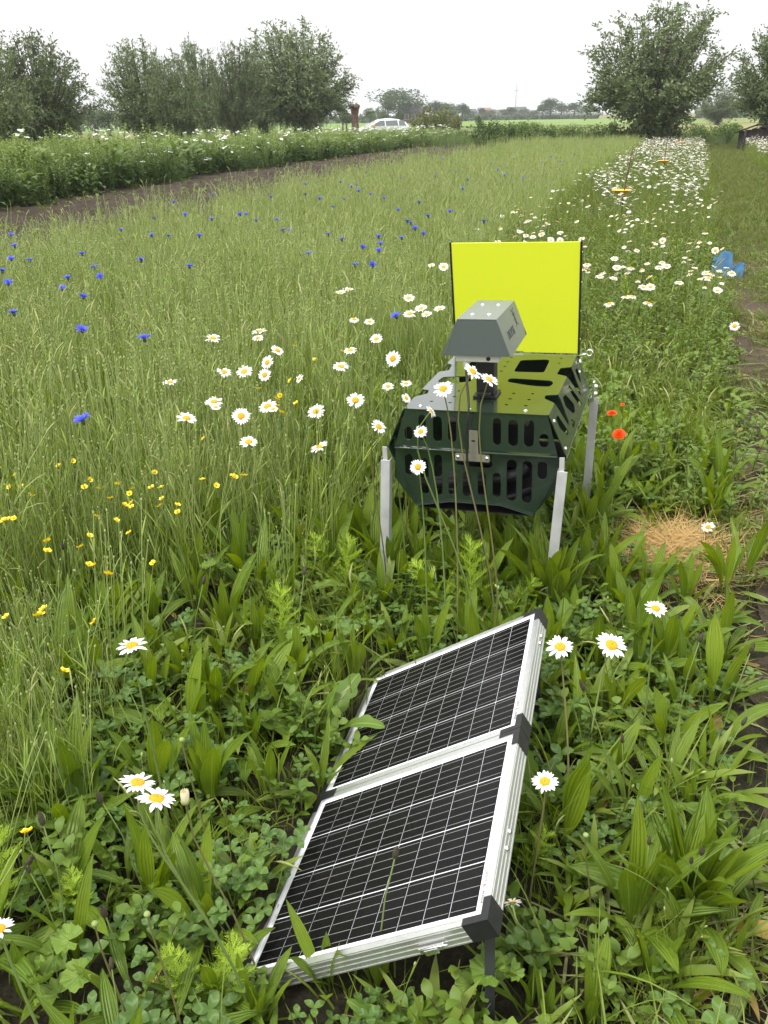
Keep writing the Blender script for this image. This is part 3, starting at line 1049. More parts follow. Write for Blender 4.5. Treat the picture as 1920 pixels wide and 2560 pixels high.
for s_ in (-1, 1):
    yy = lambda z: s_ * (.80 - .22 * (z - .96) / .54)
    for x0, x1, x2, x3 in ((1.05, -.12, -.12, .22), (-.2, -1.15, -1.12, -.2), (-1.23, -1.78, -1.62, -1.23)):
        pane('side_window', [(x0, yy(1.0), 1.0), (x1, yy(1.0), 1.0), (x2, yy(1.38), 1.38), (x3, yy(1.36), 1.36)], (0, s_, .3))
    for x in (-1.3, 1.3):
        b = MB()
        mt = Matrix.Translation((x, s_ * .80, .31)) @ Matrix.Rotation(R(90), 4, 'X')
        b.lathe([(.2, -.1), (.31, -.1), (.32, 0), (.31, .1), (.2, .1)], 20, mat4=mt)
        wh = part('wheel', b, M['tyre'], car)
        b = MB()
        b.lathe([(.001, -.085), (.2, -.09), (.21, 0), (.2, .09), (.001, .085)], 16, mat4=mt)
        part('rim', b, M['rim'], wh)
    b = MB()
    b.lathe([(.001, -.06), (.10, -.03), (.12, .02), (.08, .08), (.001, .09)], 10, mat4=Matrix.Translation((1.80, s_ * .62, .70)) @ Matrix.Scale(1.5, 4, (0, 1, 0)))
    part('headlight', b, M['lamp'], car)
    b = MB()
    b.box((.72, s_ * .80 + min(0, s_ * .2), .96), (.86, s_ * .80 + max(0, s_ * .2), 1.12))
    part('wing_mirror', b, M['orange'], car, .03)

# ------------------------------------------------------------------ yellow dish traps on brown sticks
def dish(px, py, dist_z, dia, top_px, label):
    p = atz(px, py, dist_z)
    t = thing('dish_trap', label, 'insect trap', (p.x, p.y, 0), (0, 0, random.uniform(0, 6)), 'yellow dish traps in the daisy strip')
    a = MB()
    r_ = dia / 2
    a.lathe([(.001, -.055), (r_ * .48, -.055), (r_ * .52, -.035), (r_ * .64, -.03), (r_ * .70, -.008), (r_ * .98, 0), (r_, .004), (r_ * .96, .008), (r_ * .66, .0), (r_ * .60, -.022), (r_ * .48, -.028), (r_ * .44, -.048), (.001, -.048)], 28)
    part('dish', a, M['orange'], t, loc=(0, 0, dist_z))
    q = aty(top_px[0], top_px[1], p.y + .02)
    a = MB()
    top = Vector((q.x - p.x, 0, q.z))
    rz = t.rotation_euler.z
    e0 = Vector((r_ * .25, .02, 0))
    top = Matrix.Rotation(-rz, 3, 'Z') @ top
    e0 = Matrix.Rotation(-rz, 3, 'Z') @ e0
    a.tube([e0 + Vector((0, 0, -.1)), e0 + Vector((0, 0, dist_z * .9)), (e0 + top) / 2 + Vector((0, 0, dist_z * .45)), top], [.011, .011, .010, .009], 7)
    part('stick', a, M['stick'], t)
dish(1343, 411, .55, .31, (1366, 322), 'nearest yellow dish trap on a slanting brown stick')
dish(1433, 347, .52, .29, (1441, 300), 'yellow dish trap second along the daisy strip')
dish(1470, 307, .52, .29, (1476, 283), 'farthest yellow dish trap among the dense daisies')

# ------------------------------------------------------------------ broken blue crate lying by the path
p = atz(1568, 600, .0)
t = thing('blue_crate', 'broken blue plastic crate lying by the path', 'crate', (p.x, p.y, -.01), (R(-9), R(5), R(-20)), None, 1.05)
pl = lambda nm, outer, holes, O, ex, ey: part(nm, (lambda m_: (m_.plate(outer, holes, O, ex, ey, .006), m_)[1])(MB()), M['blue'], t)
wq, dq = .30, .22
pl('floor_panel', [(-wq / 2, 0), (wq / 2, 0), (wq / 2, dq), (-wq / 2, dq)], [obround(-.1 + .05 * k, .04, -.085 + .05 * k, .18) for k in range(5)], (0, 0, .012), (1, 0, 0), (0, 1, 0))
pl('back_panel', [(-.15, 0), (.15, 0), (.15, .16), (.10, .16), (.04, .12), (.02, .25), (-.06, .26), (-.09, .25), (-.11, .19), (-.15, .19)], [obround(-.04 + .03 * k, .04, -.025 + .03 * k, .10) for k in range(4)], (0, dq - .006, .013), (1, 0, 0), (0, 0, 1))
pl('front_panel', [(-.15, 0), (.15, 0), (.15, .13), (.12, .15), (.07, .08), (.0, .07), (-.05, .10), (-.15, .12)], [obround(-.10 + .035 * k, .025, -.085 + .035 * k, .06) for k in range(3)], (0, .0, .013), (1, 0, 0), (0, 0, 1))
for s_ in (-1, 1):
    pl('side_panel', [(.007, 0), (dq - .013, 0), (dq - .013, .16 + .03 * (s_ < 0)), (.10, .15), (.007, .12)], [], (s_ * .146 - .003, 0, .013), (0, 1, 0), (0, 0, 1))
    a = MB()
    a.box((s_ * .152 - .012, .01, .155), (s_ * .152 + .012, dq, .168))
    part('rim', a, M['blue'], t)

# ------------------------------------------------------------------ insect camera station
DEV = thing('insect_camera_station', 'dark green slotted metal insect camera station on four silver legs', 'insect camera', (.323, 2.747, 0), (0, R(-1.9), -.315))
DM = Matrix.Translation((.323, 2.747, 0)) @ Euler((0, R(-1.9), -.315)).to_matrix().to_4x4()
a = MB()
outer = rounded([(-.238, 0), (.246, 0), (.246, .135), (.206, .182), (.203, .222), (.246, .236), (.246, .475), (.206, .502), (.208, .590), (.246, .612), (.246, .80), (-.24, .80), (-.24, .611), (-.214, .588), (-.206, .505), (-.24, .478), (-.24, .235), (-.211, .226), (-.206, .183), (-.24, .140)], .008, 2)
holes = [rounded(h, .018, 3) for h in (
    [(.043, .372), (.043, .424), (.199, .410), (.211, .375), (.203, .327), (.135, .333)],
    [(.042, .515), (.039, .694), (.139, .715), (.152, .70), (.156, .518)],
    [(-.211, .335), (-.206, .408), (-.105, .432), (-.086, .36), (-.16, .325)],
    [(-.152, .515), (-.148, .70), (-.135, .715), (-.055, .694), (-.058, .515)])]
holes += [circle(x, y, .0065) for x, y in ((-.167, .093), (-.103, .161), (-.103, .231), (-.101, .088), (.093, .229), (.092, .161), (.092, .092), (.157, .091), (.157, .161), (.158, .233), (.192, .74), (.193, .664), (-.005, .73), (-.006, .66), (-.005, .59), (-.006, .518))]
a.plate(outer, holes, (0, 0, .733), (1, 0, 0), (0, 1, 0), .003)
part('top_plate', a, M['green'], DEV)
us = [obround(*q) for q in ((-.240, .621, -.213, .668), (-.190, .621, -.165, .713), (-.140, .621, -.109, .710), (-.088, .622, -.060, .712), (.064, .621, .091, .714), (.115, .620, .147, .711), (.167, .620, .199, .714), (.217, .621, .247, .668))]
a = MB()
a.plate([(-.236, .7295), (.242, .7295), (.276, .599), (-.276, .599)], us, (0, .003, 0), (1, 0, 0), (0, 0, 1), .003)
part('upper_front_panel', a, M['green'], DEV)
ls = [obround(*q) for q in ((-.190, .422, -.162, .556), (-.141, .423, -.113, .572), (-.092, .424, -.063, .516), (-.042, .425, -.012, .517), (.011, .427, .040, .518), (.062, .428, .090, .519), (.110, .421, .143, .570), (.162, .416, .195, .568), (.213, .506, .244, .569), (-.063, .534, .061, .564), (-.246, .49, -.218, .569))]
a = MB()
a.plate([(-.277, .588), (.279, .588), (.286, .492), (.236, .420), (.203, .376), (.095, .405), (-.088, .405), (-.212, .380), (-.286, .478)], ls, (0, .010, 0), (1, 0, 0), (0, 0, 1), .003)
part('lower_front_panel', a, M['green'], DEV)
a = MB()
a.box((-.276, -.010, .5905), (.278, .012, .5965))
part('hinge_lip', a, M['green'], DEV, .0015)
a = MB()
a.add([(-.086, -.004, .4045), (.093, -.004, .4045), (.201, -.004, .3755), (.203, .09, .3745), (.095, .09, .4035), (-.088, .09, .4035), (-.212, .09, .3785), (-.21, -.004, .3795)], [(0, 1, 4, 5), (1, 2, 3, 4), (7, 0, 5, 6)])
part('bottom_lip', a, M['green'], DEV)
s_ang = math.hypot(.060, .137)
side_out = lambda: rounded([(0, 0), (.78, 0), (.80, .05), (.80, s_ang), (.612, s_ang), (.597, .052), (.572, .040), (.475, s_ang), (.236, s_ang), (.222, .050), (.198, .040), (.135, s_ang), (.0, s_ang)], .006, 2)
side_holes = [rounded(h, .012, 3) for h in ([(.275, .128), (.335, .122), (.402, .060), (.372, .040), (.330, .048), (.262, .098)], [(.240, .018), (.312, .020), (.262, .052)], [(.425, .125), (.452, .125), (.535, .022), (.490, .020), (.430, .090)], [(.065, .118), (.105, .118), (.160, .035), (.128, .032), (.062, .085)], [(.645, .128), (.70, .122), (.70, .09), (.655, .065)])]
side_holes += [circle(.75, .06, .006), circle(.755, .09, .006), circle(.73, .075, .006)]
for sgn in (1, -1):
    a = MB()
    if sgn > 0:
        a.plate(side_out(), side_holes, (.308, 0, .594), (0, 1, 0), (-.060, 0, .137), .003)
    else:
        a.plate([(.8 - x, y) for x, y in side_out()], [[(.8 - x, y) for x, y in h] for h in side_holes], (-.302, .8, .594), (0, -1, 0), (.060, 0, .137), .003)
    part('upper_side_panel', a, M['green'], DEV)
    a = MB()
    sl = math.hypot(.106, .220)
    o = [(0, .02), (.04, 0), (.76, 0), (.8, .03), (.82, sl), (0, sl)]
    if sgn > 0:
        a.plate(o, [], (.202, .0, .371), (0, 1, 0), (.106, 0, .220), .003)
    else:
        a.plate([(.8 - x, y) for x, y in o], [], (-.202, .8, .371), (0, -1, 0), (-.100, 0, .220), .003)
    part('lower_side_panel', a, M['green'], DEV)
a = MB()
a.plate([(-.236, .599), (-.236, .729), (.242, .729), (.276, .599)][::-1], [], (0, .797, 0), (1, 0, 0), (0, 0, 1), .003)
a.plate([(-.277, .588), (-.2, .376), (.2, .376), (.279, .588)][::1], [], (0, .790, 0), (1, 0, 0), (0, 0, 1), .003)
part('rear_panel', a, M['green'], DEV)
a = MB()
a.box((-.2, .012, .3685), (.2, .786, .3715))
part('bottom_panel', a, M['black'], DEV)
a = MB()
a.box((-.15, .26, .44), (.13, .70, .60))
a.box((-.16, .25, .60), (.14, .71, .612))
part('battery_case', a, M['black'], DEV, .006)
a = MB()
pts = [(-.215, .09, .425), (-.15, .085, .437), (-.05, .075, .455), (.05, .075, .47), (.12, .085, .482), (.17, .12, .50)]
pts2 = []
for i in range(len(pts) - 1):
    for k in range(6):
        pts2.append(Vector(pts[i]).lerp(Vector(pts[i + 1]), k / 6))
a.tube(pts2, [.022 + .0022 * (i % 2) for i in range(len(pts2))], 10)
part('ribbed_hose', a, M['rubber'], DEV)
a = MB()
a.tube([(-.18, .10, .392), (-.05, .09, .396), (.10, .08, .40), (.18, .10, .425)], .014, 8)
part('cable_loop', a, M['rubber'], DEV)
a = MB()   # grey T shaped latch
a.plate(rounded([(-.062, .563), (.056, .563), (.056, .588), (.018, .589), (.016, .672), (-.013, .673), (-.013, .589), (-.062, .589)], .004, 2), [obround(-.006, .632, .008, .638)], (0, -.0125, 0), (1, 0, 0), (0, 0, 1), .002)
lt = part('latch', a, M['bracket'], DEV)
for x in (-.052, .047):
    a = MB()
    a.lathe([(.001, .003), (.0055, .002), (.0065, 0)], 10, mat4=Matrix.Translation((x, -.0125, .576)) @ Matrix.Rotation(R(90), 4, 'X'))
    part('rivet', a, M['screw'], lt)
a = MB()
for x, y, z in ((-.19, .035, .7335), (.165, .035, .7335), (-.02, .025, .7335)):
    a = MB()
    a.lathe([(.001, .004), (.006, .003), (.007, 0)], 10, mat4=Matrix.Translation((x, y, z)))
    part('screw', a, M['screw'], DEV)
for y, tt in ((.03, .02), (.72, .1), (.03, .12)):
    q = Vector((.308, 0, .594)) + Vector((0, 1, 0)) * y + Vector((-.060, 0, .137)).normalized() * tt
    a = MB()
    a.lathe([(.001, .004), (.006, .003), (.007, 0)], 10, mat4=Matrix.Translation(q) @ Matrix.Rotation(R(66), 4, 'Y'))
    part('screw', a, M['screw'], DEV)
def leg(x0, z0, x1, y, face):
    b = MB()
    z1 = -.12
    wv = .0165
    for dx0, dx1, dy0, dy1 in ((-wv, wv, 0, .003), (wv - .003 if face > 0 else -wv, wv if face > 0 else -wv + .003, .0032, .034)):
        vs = []
        for x, z in ((x1, z1), (x0, z0)):
            vs += [(x + dx0, y + dy0, z), (x + dx1, y + dy0, z), (x + dx1, y + dy1, z), (x + dx0, y + dy1, z)]
        b.add(vs, [(0, 3, 2, 1), (4, 5, 6, 7), (0, 1, 5, 4), (1, 2, 6, 5), (2, 3, 7, 6), (3, 0, 4, 7)])
    return part('leg', b, M['leg'], DEV, .001)
leg(.297, .548, .253, -.016, -1)
leg(-.309, .548, -.347, -.016, 1)
leg(.322, .555, .30, .815, -1)
leg(-.318, .555, -.345, .815, 1)
for x, y in ((.296, -.012), (-.308, -.012)):
    a = MB()
    a.box((x - .010, y - .001, .54), (x + .006, y + .004, .595))
    part('leg_bracket', a, M['leg'], DEV)
a = MB()
q = Vector((.322, .80, .60))
a.box((.314, .79, .545), (.322, .82, .625))
for dz in (.0, .03):
    a.lathe([(.001, .012), (.009, .011), (.010, 0)], 8, mat4=Matrix.Translation((.322, .803, .575 + dz)) @ Matrix.Rotation(R(90), 4, 'Y'))
part('rear_leg_bolt', a, M['screw'], DEV)
# yellow board with black edge strips
tl = Vector((0, -.068, .439)).normalized()
a = MB()
a.plate([(-.2475, .004), (.03, .004), (.031, .0), (.2475, .0), (.2475, .444), (-.2475, .444)], [], (0, .809, .737), (1, 0, 0), tl, .005)
bd = part('yellow_board', a, M['yellow'], DEV)
for sgn in (1, -1):
    a = MB()
    x0 = .2478 if sgn > 0 else -.2548
    a.plate([(x0, -.03), (x0 + .007, -.03), (x0 + .007, .446), (x0, .446)], [], (0, .8075, .737), (1, 0, 0), tl, .024)
    part('edge_strip', a, M['black'], bd)
    for k in range(4):
        a = MB()
        c = Vector((sgn * .2555, .812, .737)) + tl * (.06 + .115 * k)
        a.lathe([(.001, .002), (.003, .0015), (.0035, 0)], 8, mat4=Matrix.Translation(c) @ Matrix.Rotation(R(90) * sgn, 4, 'Y'))
        part('rivet', a, M['screw'], bd)
# eye bolt at the right end of the board
a = MB()
ring = [(.296 + .012 * math.cos(k * math.pi / 8), .79, .745 + .012 * math.sin(k * math.pi / 8)) for k in range(17)]
a.tube(ring, .0035, 6, cap=False)
a.tube([(.252, .795, .730), (.27, .792, .737), (.285, .79, .741)], .004, 6)
a.lathe([(.001, .006), (.010, .005), (.011, 0)], 10, mat4=Matrix.Translation((.262, .775, .712)) @ Matrix.Rotation(R(70), 4, 'Y'))
part('eye_bolt', a, M['screw'], DEV)
# column and camera hood
a = MB()
a.box((-.026, .165, .742), (.036, .228, .905))
a.box((-.036, .150, .7333), (.046, .246, .7418))
a.box((-.018, .140, .7425), (.028, .1645, .757))
part('column', a, M['black'], DEV, .003)
HD = MB()
HD.plate(rounded([(-.052, .0), (.076, .0), (.076, .318), (-.052, .318)], .003, 2), [], (0, 0, 1.036), (1, 0, 0), (0, 1, 0), .0025)
hood = part('camera_hood', HD, M['hood'], DEV)
a = MB()
a.plate(rounded([(-.051, 1.0325), (-.106, .918), (.119, .918), (.0752, 1.0325)], .008, 3), [], (0, -.001, 0), (1, 0, 0), (0, 0, 1), .0025)
part('front_plate', a, M['hood_front'], hood)
fl = Vector((-.046, 0, .118)).normalized()
flen = math.hypot(.046, .118)
flap_o = rounded([(-.002, .0), (.30, .006), (.318, .045), (.318, flen), (-.002, flen)], .008, 3)
a = MB()
a.plate(flap_o, [], (.1225, 0, .9165), (0, 1, 0), fl, .0025)
flap = part('side_plate', a, M['hood'], hood)
a = MB()
a.plate([(.318 - x, y) for x, y in flap_o], [], (-.0985, .318, .9165), (0, -1, 0), Vector((.046, 0, .118)), .0025)
part('side_plate', a, M['hood'], hood)
a = MB()
a.plate(rounded([(-.051, 1.0325), (-.100, .918), (.122, .918), (.074, 1.0325)], .006, 2)[::-1], [], (0, .316, 0), (1, 0, 0), (0, 0, 1), .0025)
part('rear_plate', a, M['hood_front'], hood)
for x, y in ((-.018, .075), (.036, .075), (-.018, .235), (.036, .235)):
    a = MB()
    a.lathe([(.001, .004), (.006, .003), (.007, 0)], 10, mat4=Matrix.Translation((x, y, 1.0362)))
    part('rivet', a, M['screw'], hood)
fn = Vector((0, 1, 0)).cross(fl)
FRM = Matrix(((0, fl.x, fn.x, .1225 + fn.x * .0006), (1, fl.y, fn.y, 0), (0, fl.z, fn.z, .9165 + fn.z * .0006), (0, 0, 0, 1)))
tm = text_mesh('DIOPSIS', .040, .0003)
tm.materials.append(M['print_black'])
o = put('lettering', tm, hood)
o.matrix_basis = FRM @ Matrix.Translation((.060, .045, 0)) @ Matrix.Scale(.80, 4, (1, 0, 0))
a = MB()   # little insect emblem after the word
a.lathe([(.001, 0), (.006, 0), (.006, .0006), (.001, .0006)], 12, mat4=Matrix.Translation((.232, .078, 0)) @ Matrix.Scale(2.6, 4, (0, 1, 0)))
a.lathe([(.001, 0), (.0055, 0), (.0055, .0006), (.001, .0006)], 12, mat4=Matrix.Translation((.232, .099, 0)))
for sx in (-1, 1):
    for y0, dy in ((.088, .012), (.080, 0), (.070, -.014)):
        a.plate([(.232, y0), (.232 + sx * .018, y0 + dy - .001), (.232 + sx * .018, y0 + dy + .001), (.232, y0 + .002)][::sx], [], (0, 0, .0006), (1, 0, 0), (0, 1, 0), .0005)
    a.plate([(.232, .101), (.232 + sx * .014, .112), (.232 + sx * .013, .114), (.232, .103)][::sx], [], (0, 0, .0006), (1, 0, 0), (0, 1, 0), .0005)
    a.lathe([(.001, 0), (.003, 0), (.003, .0006), (.001, .0006)], 8, mat4=Matrix.Translation((.232 + sx * .015, .114, 0)))
o = part('emblem', a, M['print_black'], hood)
o.matrix_basis = FRM
a = MB()
a.box((-.064, .020, .893), (.080, .27, .9165))
part('sensor_housing', a, M['grey_plastic'], DEV, .004)
a = MB()
a.lathe([(.001, -.030), (.007, -.030), (.008, -.018), (.011, -.018), (.011, -.002), (.009, 0)], 10, mat4=Matrix.Translation((-.031, .035, .893)))
part('cable_gland', a, M['grey_plastic'], DEV)
a = MB()
a.lathe([(.001, .004), (.006, .003), (.007, 0)], 10, mat4=Matrix.Translation((.045, .020, .905)) @ Matrix.Rotation(R(90), 4, 'X'))
part('lens', a, M['black'], DEV)
# loose cable from the camera down into the weeds
cp = [(-.031, .035, .866), (-.026, .020, .83), (-.014, -.010, .775), (-.010, -.030, .735), (-.016, -.036, .669), (-.014, -.038, .579), (-.006, -.042, .505), (.016, -.055, .419), (.040, -.075, .319), (.074, -.105, .199), (.094, -.13, .10), (.12, -.16, .045), (.18, -.22, .03), (.27, -.28, .035), (.36, -.33, .03), (.40, -.45, .03)]
W_ = [DM @ Vector(p) for p in cp]
fine = []
for i in range(len(W_) - 1):
    p0, p1, p2, p3 = W_[max(i - 1, 0)], W_[i], W_[i + 1], W_[min(i + 2, len(W_) - 1)]
    for k in range(4):
        q = k / 4
        fine.append(.5 * ((2 * p1) + (p2 - p0) * q + (2 * p0 - 5 * p1 + 4 * p2 - p3) * q * q + (3 * p1 - p0 - 3 * p2 + p3) * q ** 3))
a = MB()
a.tube(fine, .0042, 7)
props(part('power_cable', a, M['rubber'], None), 'black cable hanging down the front of the camera station', 'cable')

# ------------------------------------------------------------------ folding solar panel
su, sv, sn = Vector((.81744, -.21912, .5327)), Vector((.2513, .96783, .01249)), Vector((-.5183, .12366, .84621))
su = (sv.cross(sn)).normalized()
sn = su.cross(sv).normalized()
SO = Vector((-.2805, 1.2510, .0349))
SP = thing('solar_panel', 'folding solar panel of two black modules with aluminium frames, propped open', 'solar panel')
SM = Matrix(((su.x, sv.x, sn.x, SO.x), (su.y, sv.y, sn.y, SO.y), (su.z, sv.z, sn.z, SO.z), (0, 0, 0, 1)))
SP.matrix_world = SM
CW, CL, GAP, MG, TH = .53, .4777, .0564, .0292, .037
cell_me = None
for mi in range(2):
    y0 = mi * (CL + GAP)
    a = MB()
    a.box((-MG + .004, y0 - GAP / 2 + .004, -.006), (CW + MG - .004, y0 + CL + GAP / 2 - .004, -.0005))
    mod = part('module', a, M['backsheet'], SP)
    pw, pl_ = CW / 9, CL / 4
    if cell_me is None:
        b = MB()
        ch = .0045
        ww, hh = pw - .0017, pl_ - .0034
        b.plate([(0, 0), (ww, 0), (ww, hh), (0, hh)], [], (0, 0, 0), (1, 0, 0), (0, 1, 0), .0008)
        cell_me = b.mesh('cell', [M['cell']])
    for i in range(9):
        for j in range(4):
            put('cell', cell_me, mod, (i * pw + .00085, y0 + j * pl_ + .0017, .0006))
    b = MB()
    for j in range(4):
        for k in range(5):
            yy = y0 + j * pl_ + pl_ * (k + .5) / 5
            for i in range(9):
                b.box((i * pw + .0025, yy - .00030, .0007), ((i + 1) * pw - .0025, yy + .00030, .0010))
    part('busbars', b, M['busbar'], mod)
    # frame: four bars with ribs on the outer faces
    fr = MB()
    X0, X1, Y0, Y1 = -MG, CW + MG, y0 - GAP / 2 + .0012, y0 + CL + GAP / 2 - .0012
    lip = .0165
    fr.box((X0, Y0, -TH), (X1, Y0 + lip, .0030))
    fr.box((X0, Y1 - lip, -TH), (X1, Y1, .0030))
    fr.box((X0, Y0 + lip, -TH + .0003), (X0 + lip, Y1 - lip, .0030))
    fr.box((X1 - lip, Y0 + lip, -TH + .0003), (X1, Y1 - lip, .0030))
    for zz in (-.002, -.0135, -.0245, -TH + .0008):
        fr.box((X1, Y0 + .001, zz - .0016), (X1 + .0010, Y1 - .001, zz + .0016))
        if mi == 0:
            fr.box((X0 + .001, Y0 - .0010, zz - .0016), (X1 - .001, Y0, zz + .0016))
    # fine step on the top faces
    fr.box((X0 + lip - .0042, Y0 + lip - .004, .0031), (X0 + lip - .0012, Y1 - lip + .004, .0040))
    fr.box((X1 - lip + .0012, Y0 + lip - .004, .0031), (X1 - lip + .0042, Y1 - lip + .004, .0040))
    fr.box((X0 + lip, Y0 + lip - .0042, .0031), (X1 - lip, Y0 + lip - .0012, .0040))
    fr.box((X0 + lip, Y1 - lip + .0012, .0031), (X1 - lip, Y1 - lip + .0042, .0040))
    part('frame', fr, M['alu'], mod)
    for cx, cy, sx, sy in ((X0, Y0, 1, 1), (X1, Y0, -1, 1), (X0, Y1, 1, -1), (X1, Y1, -1, -1)):
        c = MB()
        e = .0020
        aw = .0142
        xa, xb = sorted((cx - sx * e, cx + sx * .052))
        ya, yb = sorted((cy - sy * (e if (mi == 0) == (sy > 0) else .0006), cy + sy * aw))
        c.box((xa, ya, -TH - .0015), (xb, yb, .0048))
        xa, xb = sorted((cx - sx * e, cx + sx * aw))
        ya, yb = sorted((cy + sy * aw, cy + sy * .052))
        c.box((xa, ya, -TH - .0015), (xb, yb, .0048))
        part('corner_cap', c, M['black'], mod)
    for dy in ((.16, .205) if mi == 0 else (CL - .12, CL - .085)):
        c = MB()
        c.lathe([(.001, .0035), (.0045, .003), (.0058, 0)], 10, mat4=Matrix.Translation((X1 + .0012, y0 + dy, -.0195)) @ Matrix.Rotation(R(90), 4, 'Y'))
        part('screw', c, M['screw'], mod)
    # print on the white margin: black word, red swirl, red word, read from the near end
    for txt, yy, mm in (('enjoy', .016, 'print_black'), ('solar', .066, 'print_red')):
        tmesh = text_mesh(txt, .0135, .00015)
        tmesh.materials.append(M[mm])
        o = put('lettering', tmesh, mod)
        o.matrix_basis = Matrix.Translation((CW + .0116, y0 + yy, .0003)) @ Matrix.Rotation(R(90), 4, 'Z')
    c = MB()
    for r0, off, a0 in ((.0042, 0, 30), (.0042, .0025, 210)):
        pts = [(CW + .0072 + (r0 - .0003 * k) * math.cos(R(a0 + 22 * k)), y0 + .0575 + off * .6 + (r0 - .0003 * k) * math.sin(R(a0 + 22 * k)), .0004) for k in range(11)]
        c.tube(pts, .0007, 4)
    part('emblem', c, M['print_red'], mod)
    c = MB()
    c.box((CW + .0030, y0 + CL - .055, -.0004), (CW + .0105, y0 + CL - .012, .0001))
    part('label_strip', c, M['print_lilac'], mod)
a = MB()   # steel catch on the near edge
a.box((.400, -.0352, -.030), (.455, -.0300, -.018))
a.box((.412, -.0395, -.034), (.440, -.0353, -.022))
a.tube([(.40, -.038, -.020), (.41, -.043, -.014), (.455, -.043, -.014), (.465, -.038, -.020)], .0022, 6)
part('catch', a, M['screw'], SP, .001)
for yy in (.006, 2 * CL + GAP - .03):
    q = SM @ Vector((CW + .004, yy, -TH - .002))
    inv = SM.inverted()
    a = MB()
    for dz in (0,):
        pass
    pts = [inv @ (q + Vector((0, 0, .02))), inv @ Vector((q.x + .01, q.y - .012, -.03))]
    a.tube(pts, .0135, 4, smooth=False)
    part('leg', a, mat('dark_grey_leg', (.05, .052, .055), .5, .3), SP)
a = MB()
a.tube([SM.inverted() @ Vector((.40, 2.02, .16)), SM.inverted() @ Vector((.46, 2.10, .06)), SM.inverted() @ Vector((.60, 2.28, .035)), SM.inverted() @ Vector((.70, 2.40, .03)), SM.inverted() @ Vector((.66, 2.52, .03))], .004, 6)
part('cable', a, M['rubber'], SP)

# ------------------------------------------------------------------ vegetation: pieces
def lanceolate(pet=.22, pw=.16, peak=.55):
    def f(t):
        if t < pet:
            return pw
        q = (t - pet) / (1 - pet)
        return pw * (1 - q) + (1 - pw * .5) * math.sin(math.pi * q ** (math.log(.5) / math.log(peak))) ** .85 if q < 1 else .02
    return f
def blade(t):
    return max(.03, (1 - t) ** .6 * min(1, .55 + 2 * t))
def oval(t):
    return max(.04, math.sin(math.pi * min(1, t * .96 + .02)) ** .8)
def obovate(t):
    return max(.06, math.sin(math.pi * (t ** 1.25)) ** .7 if t < .99 else .1)
def lobed(t):
    b = .25 + .75 * math.sin(math.pi * (t ** 1.5)) if t < .98 else .1
    return max(.06, b * (.62 + .38 * abs(math.sin(t * 15.0))))

def grass_tuft(seed, n, h0, h1, w_, rad, mats_kind, bud=.25, lean=.10, ripe=0.0, seg=4):
    r = np.random.default_rng(seed)
    b = MB()
    for i in range(n):
        az, rr_ = r.uniform(0, 6.283), rad * math.sqrt(r.uniform(0, 1))
        q = r.uniform(0, 6.283)
        org = (rr_ * math.cos(q), rr_ * math.sin(q), -.02)
        L = r.uniform(h0, h1)
        k = r.uniform(0, 1)
        if k < bud:      # thin stem with a bud on top
            tilt = abs(r.normal(0, lean))
            pts = []
            x = z = 0
            ph = tilt * .3
            for s_ in range(6):
                pts.append((org[0] + x * math.cos(az), org[1] + x * math.sin(az), org[2] + z))
                x += math.sin(ph) * L / 5
                z += math.cos(ph) * L / 5
                ph += tilt * .35
            b.tube(pts, [w_ * .42, w_ * .4, w_ * .36, w_ * .33, w_ * .3, w_ * .28], 3, 1, False)
            tp = Vector(pts[-1])
            if k < bud * (1 - ripe):
                b.lathe([(.0005, -.004), (.0035, .001), (.0042, .005), (.0025, .010), (.0005, .012)], 5, 2, Matrix.Translation(tp) @ Matrix.Rotation(ph, 4, Vector((-math.sin(az), math.cos(az), 0))))
            else:        # drooping ear
                d = (Vector(pts[-1]) - Vector(pts[-2])).normalized()
                e = [tp + d * (.02 * j) + Vector((math.cos(az), math.sin(az), -.4)) * (.006 * j * j / 3) for j in range(5)]
                b.tube(e, [.0012, .0036, .0040, .003, .0008], 4, 3, False)
            for j in range(2):     # small stem leaves
                s_ = r.integers(1, 5)
                b.leaf(r.uniform(.06, .13), w_ * 1.3, blade, .25, .9, 3, 1, .3, 0, pts[s_], r.uniform(0, 6.28), 0)
        else:
            a0 = abs(r.normal(0, lean)) + .02
            b.leaf(L * r.uniform(.7, 1), w_ * r.uniform(.8, 1.3), blade, a0, a0 + abs(r.normal(.25, .35)), seg, 1, .35, 0, org, az, 0, twist=r.normal(0, 1.2), droop=1.8)
    return b.mesh('grass_tuft', mats_kind)
FG = [M['field_grass'], M['field_stem'], M['bud'], M['seed_head']]
tall_near = [grass_tuft(100 + k, 26, .50, .76, .0054, .13, FG, .48, .09, .12, 5) for k in range(7)]
tall_mid = [grass_tuft(120 + k, 24, .50, .74, .0062, .16, FG, .5, .09, .15, 4) for k in range(5)]
tall_far = [grass_tuft(140 + k, 22, .50, .76, .011, .22, FG, .35, .10, .25, 3) for k in range(4)]
GG = [M['green_grass'], M['green_grass'], M['bud'], M['seed_head']]
green_tuft = [grass_tuft(160 + k, 16, .18, .46, .0055, .10, GG, .12, .22, .5, 5) for k in range(5)]
PG = [M['path_grass'], M['path_grass'], M['bud'], M['seed_head']]
short_tuft = [grass_tuft(180 + k, 20, .05, .16, .0050, .09, GG, .0, .45, 0, 3) for k in range(4)]
path_tuft = [grass_tuft(185 + k, 20, .05, .15, .0055, .09, PG, .0, .5, 0, 3) for k in range(4)]
short_far = [grass_tuft(190 + k, 18, .08, .20, .012, .16, PG, .0, .4, 0, 3) for k in range(3)]
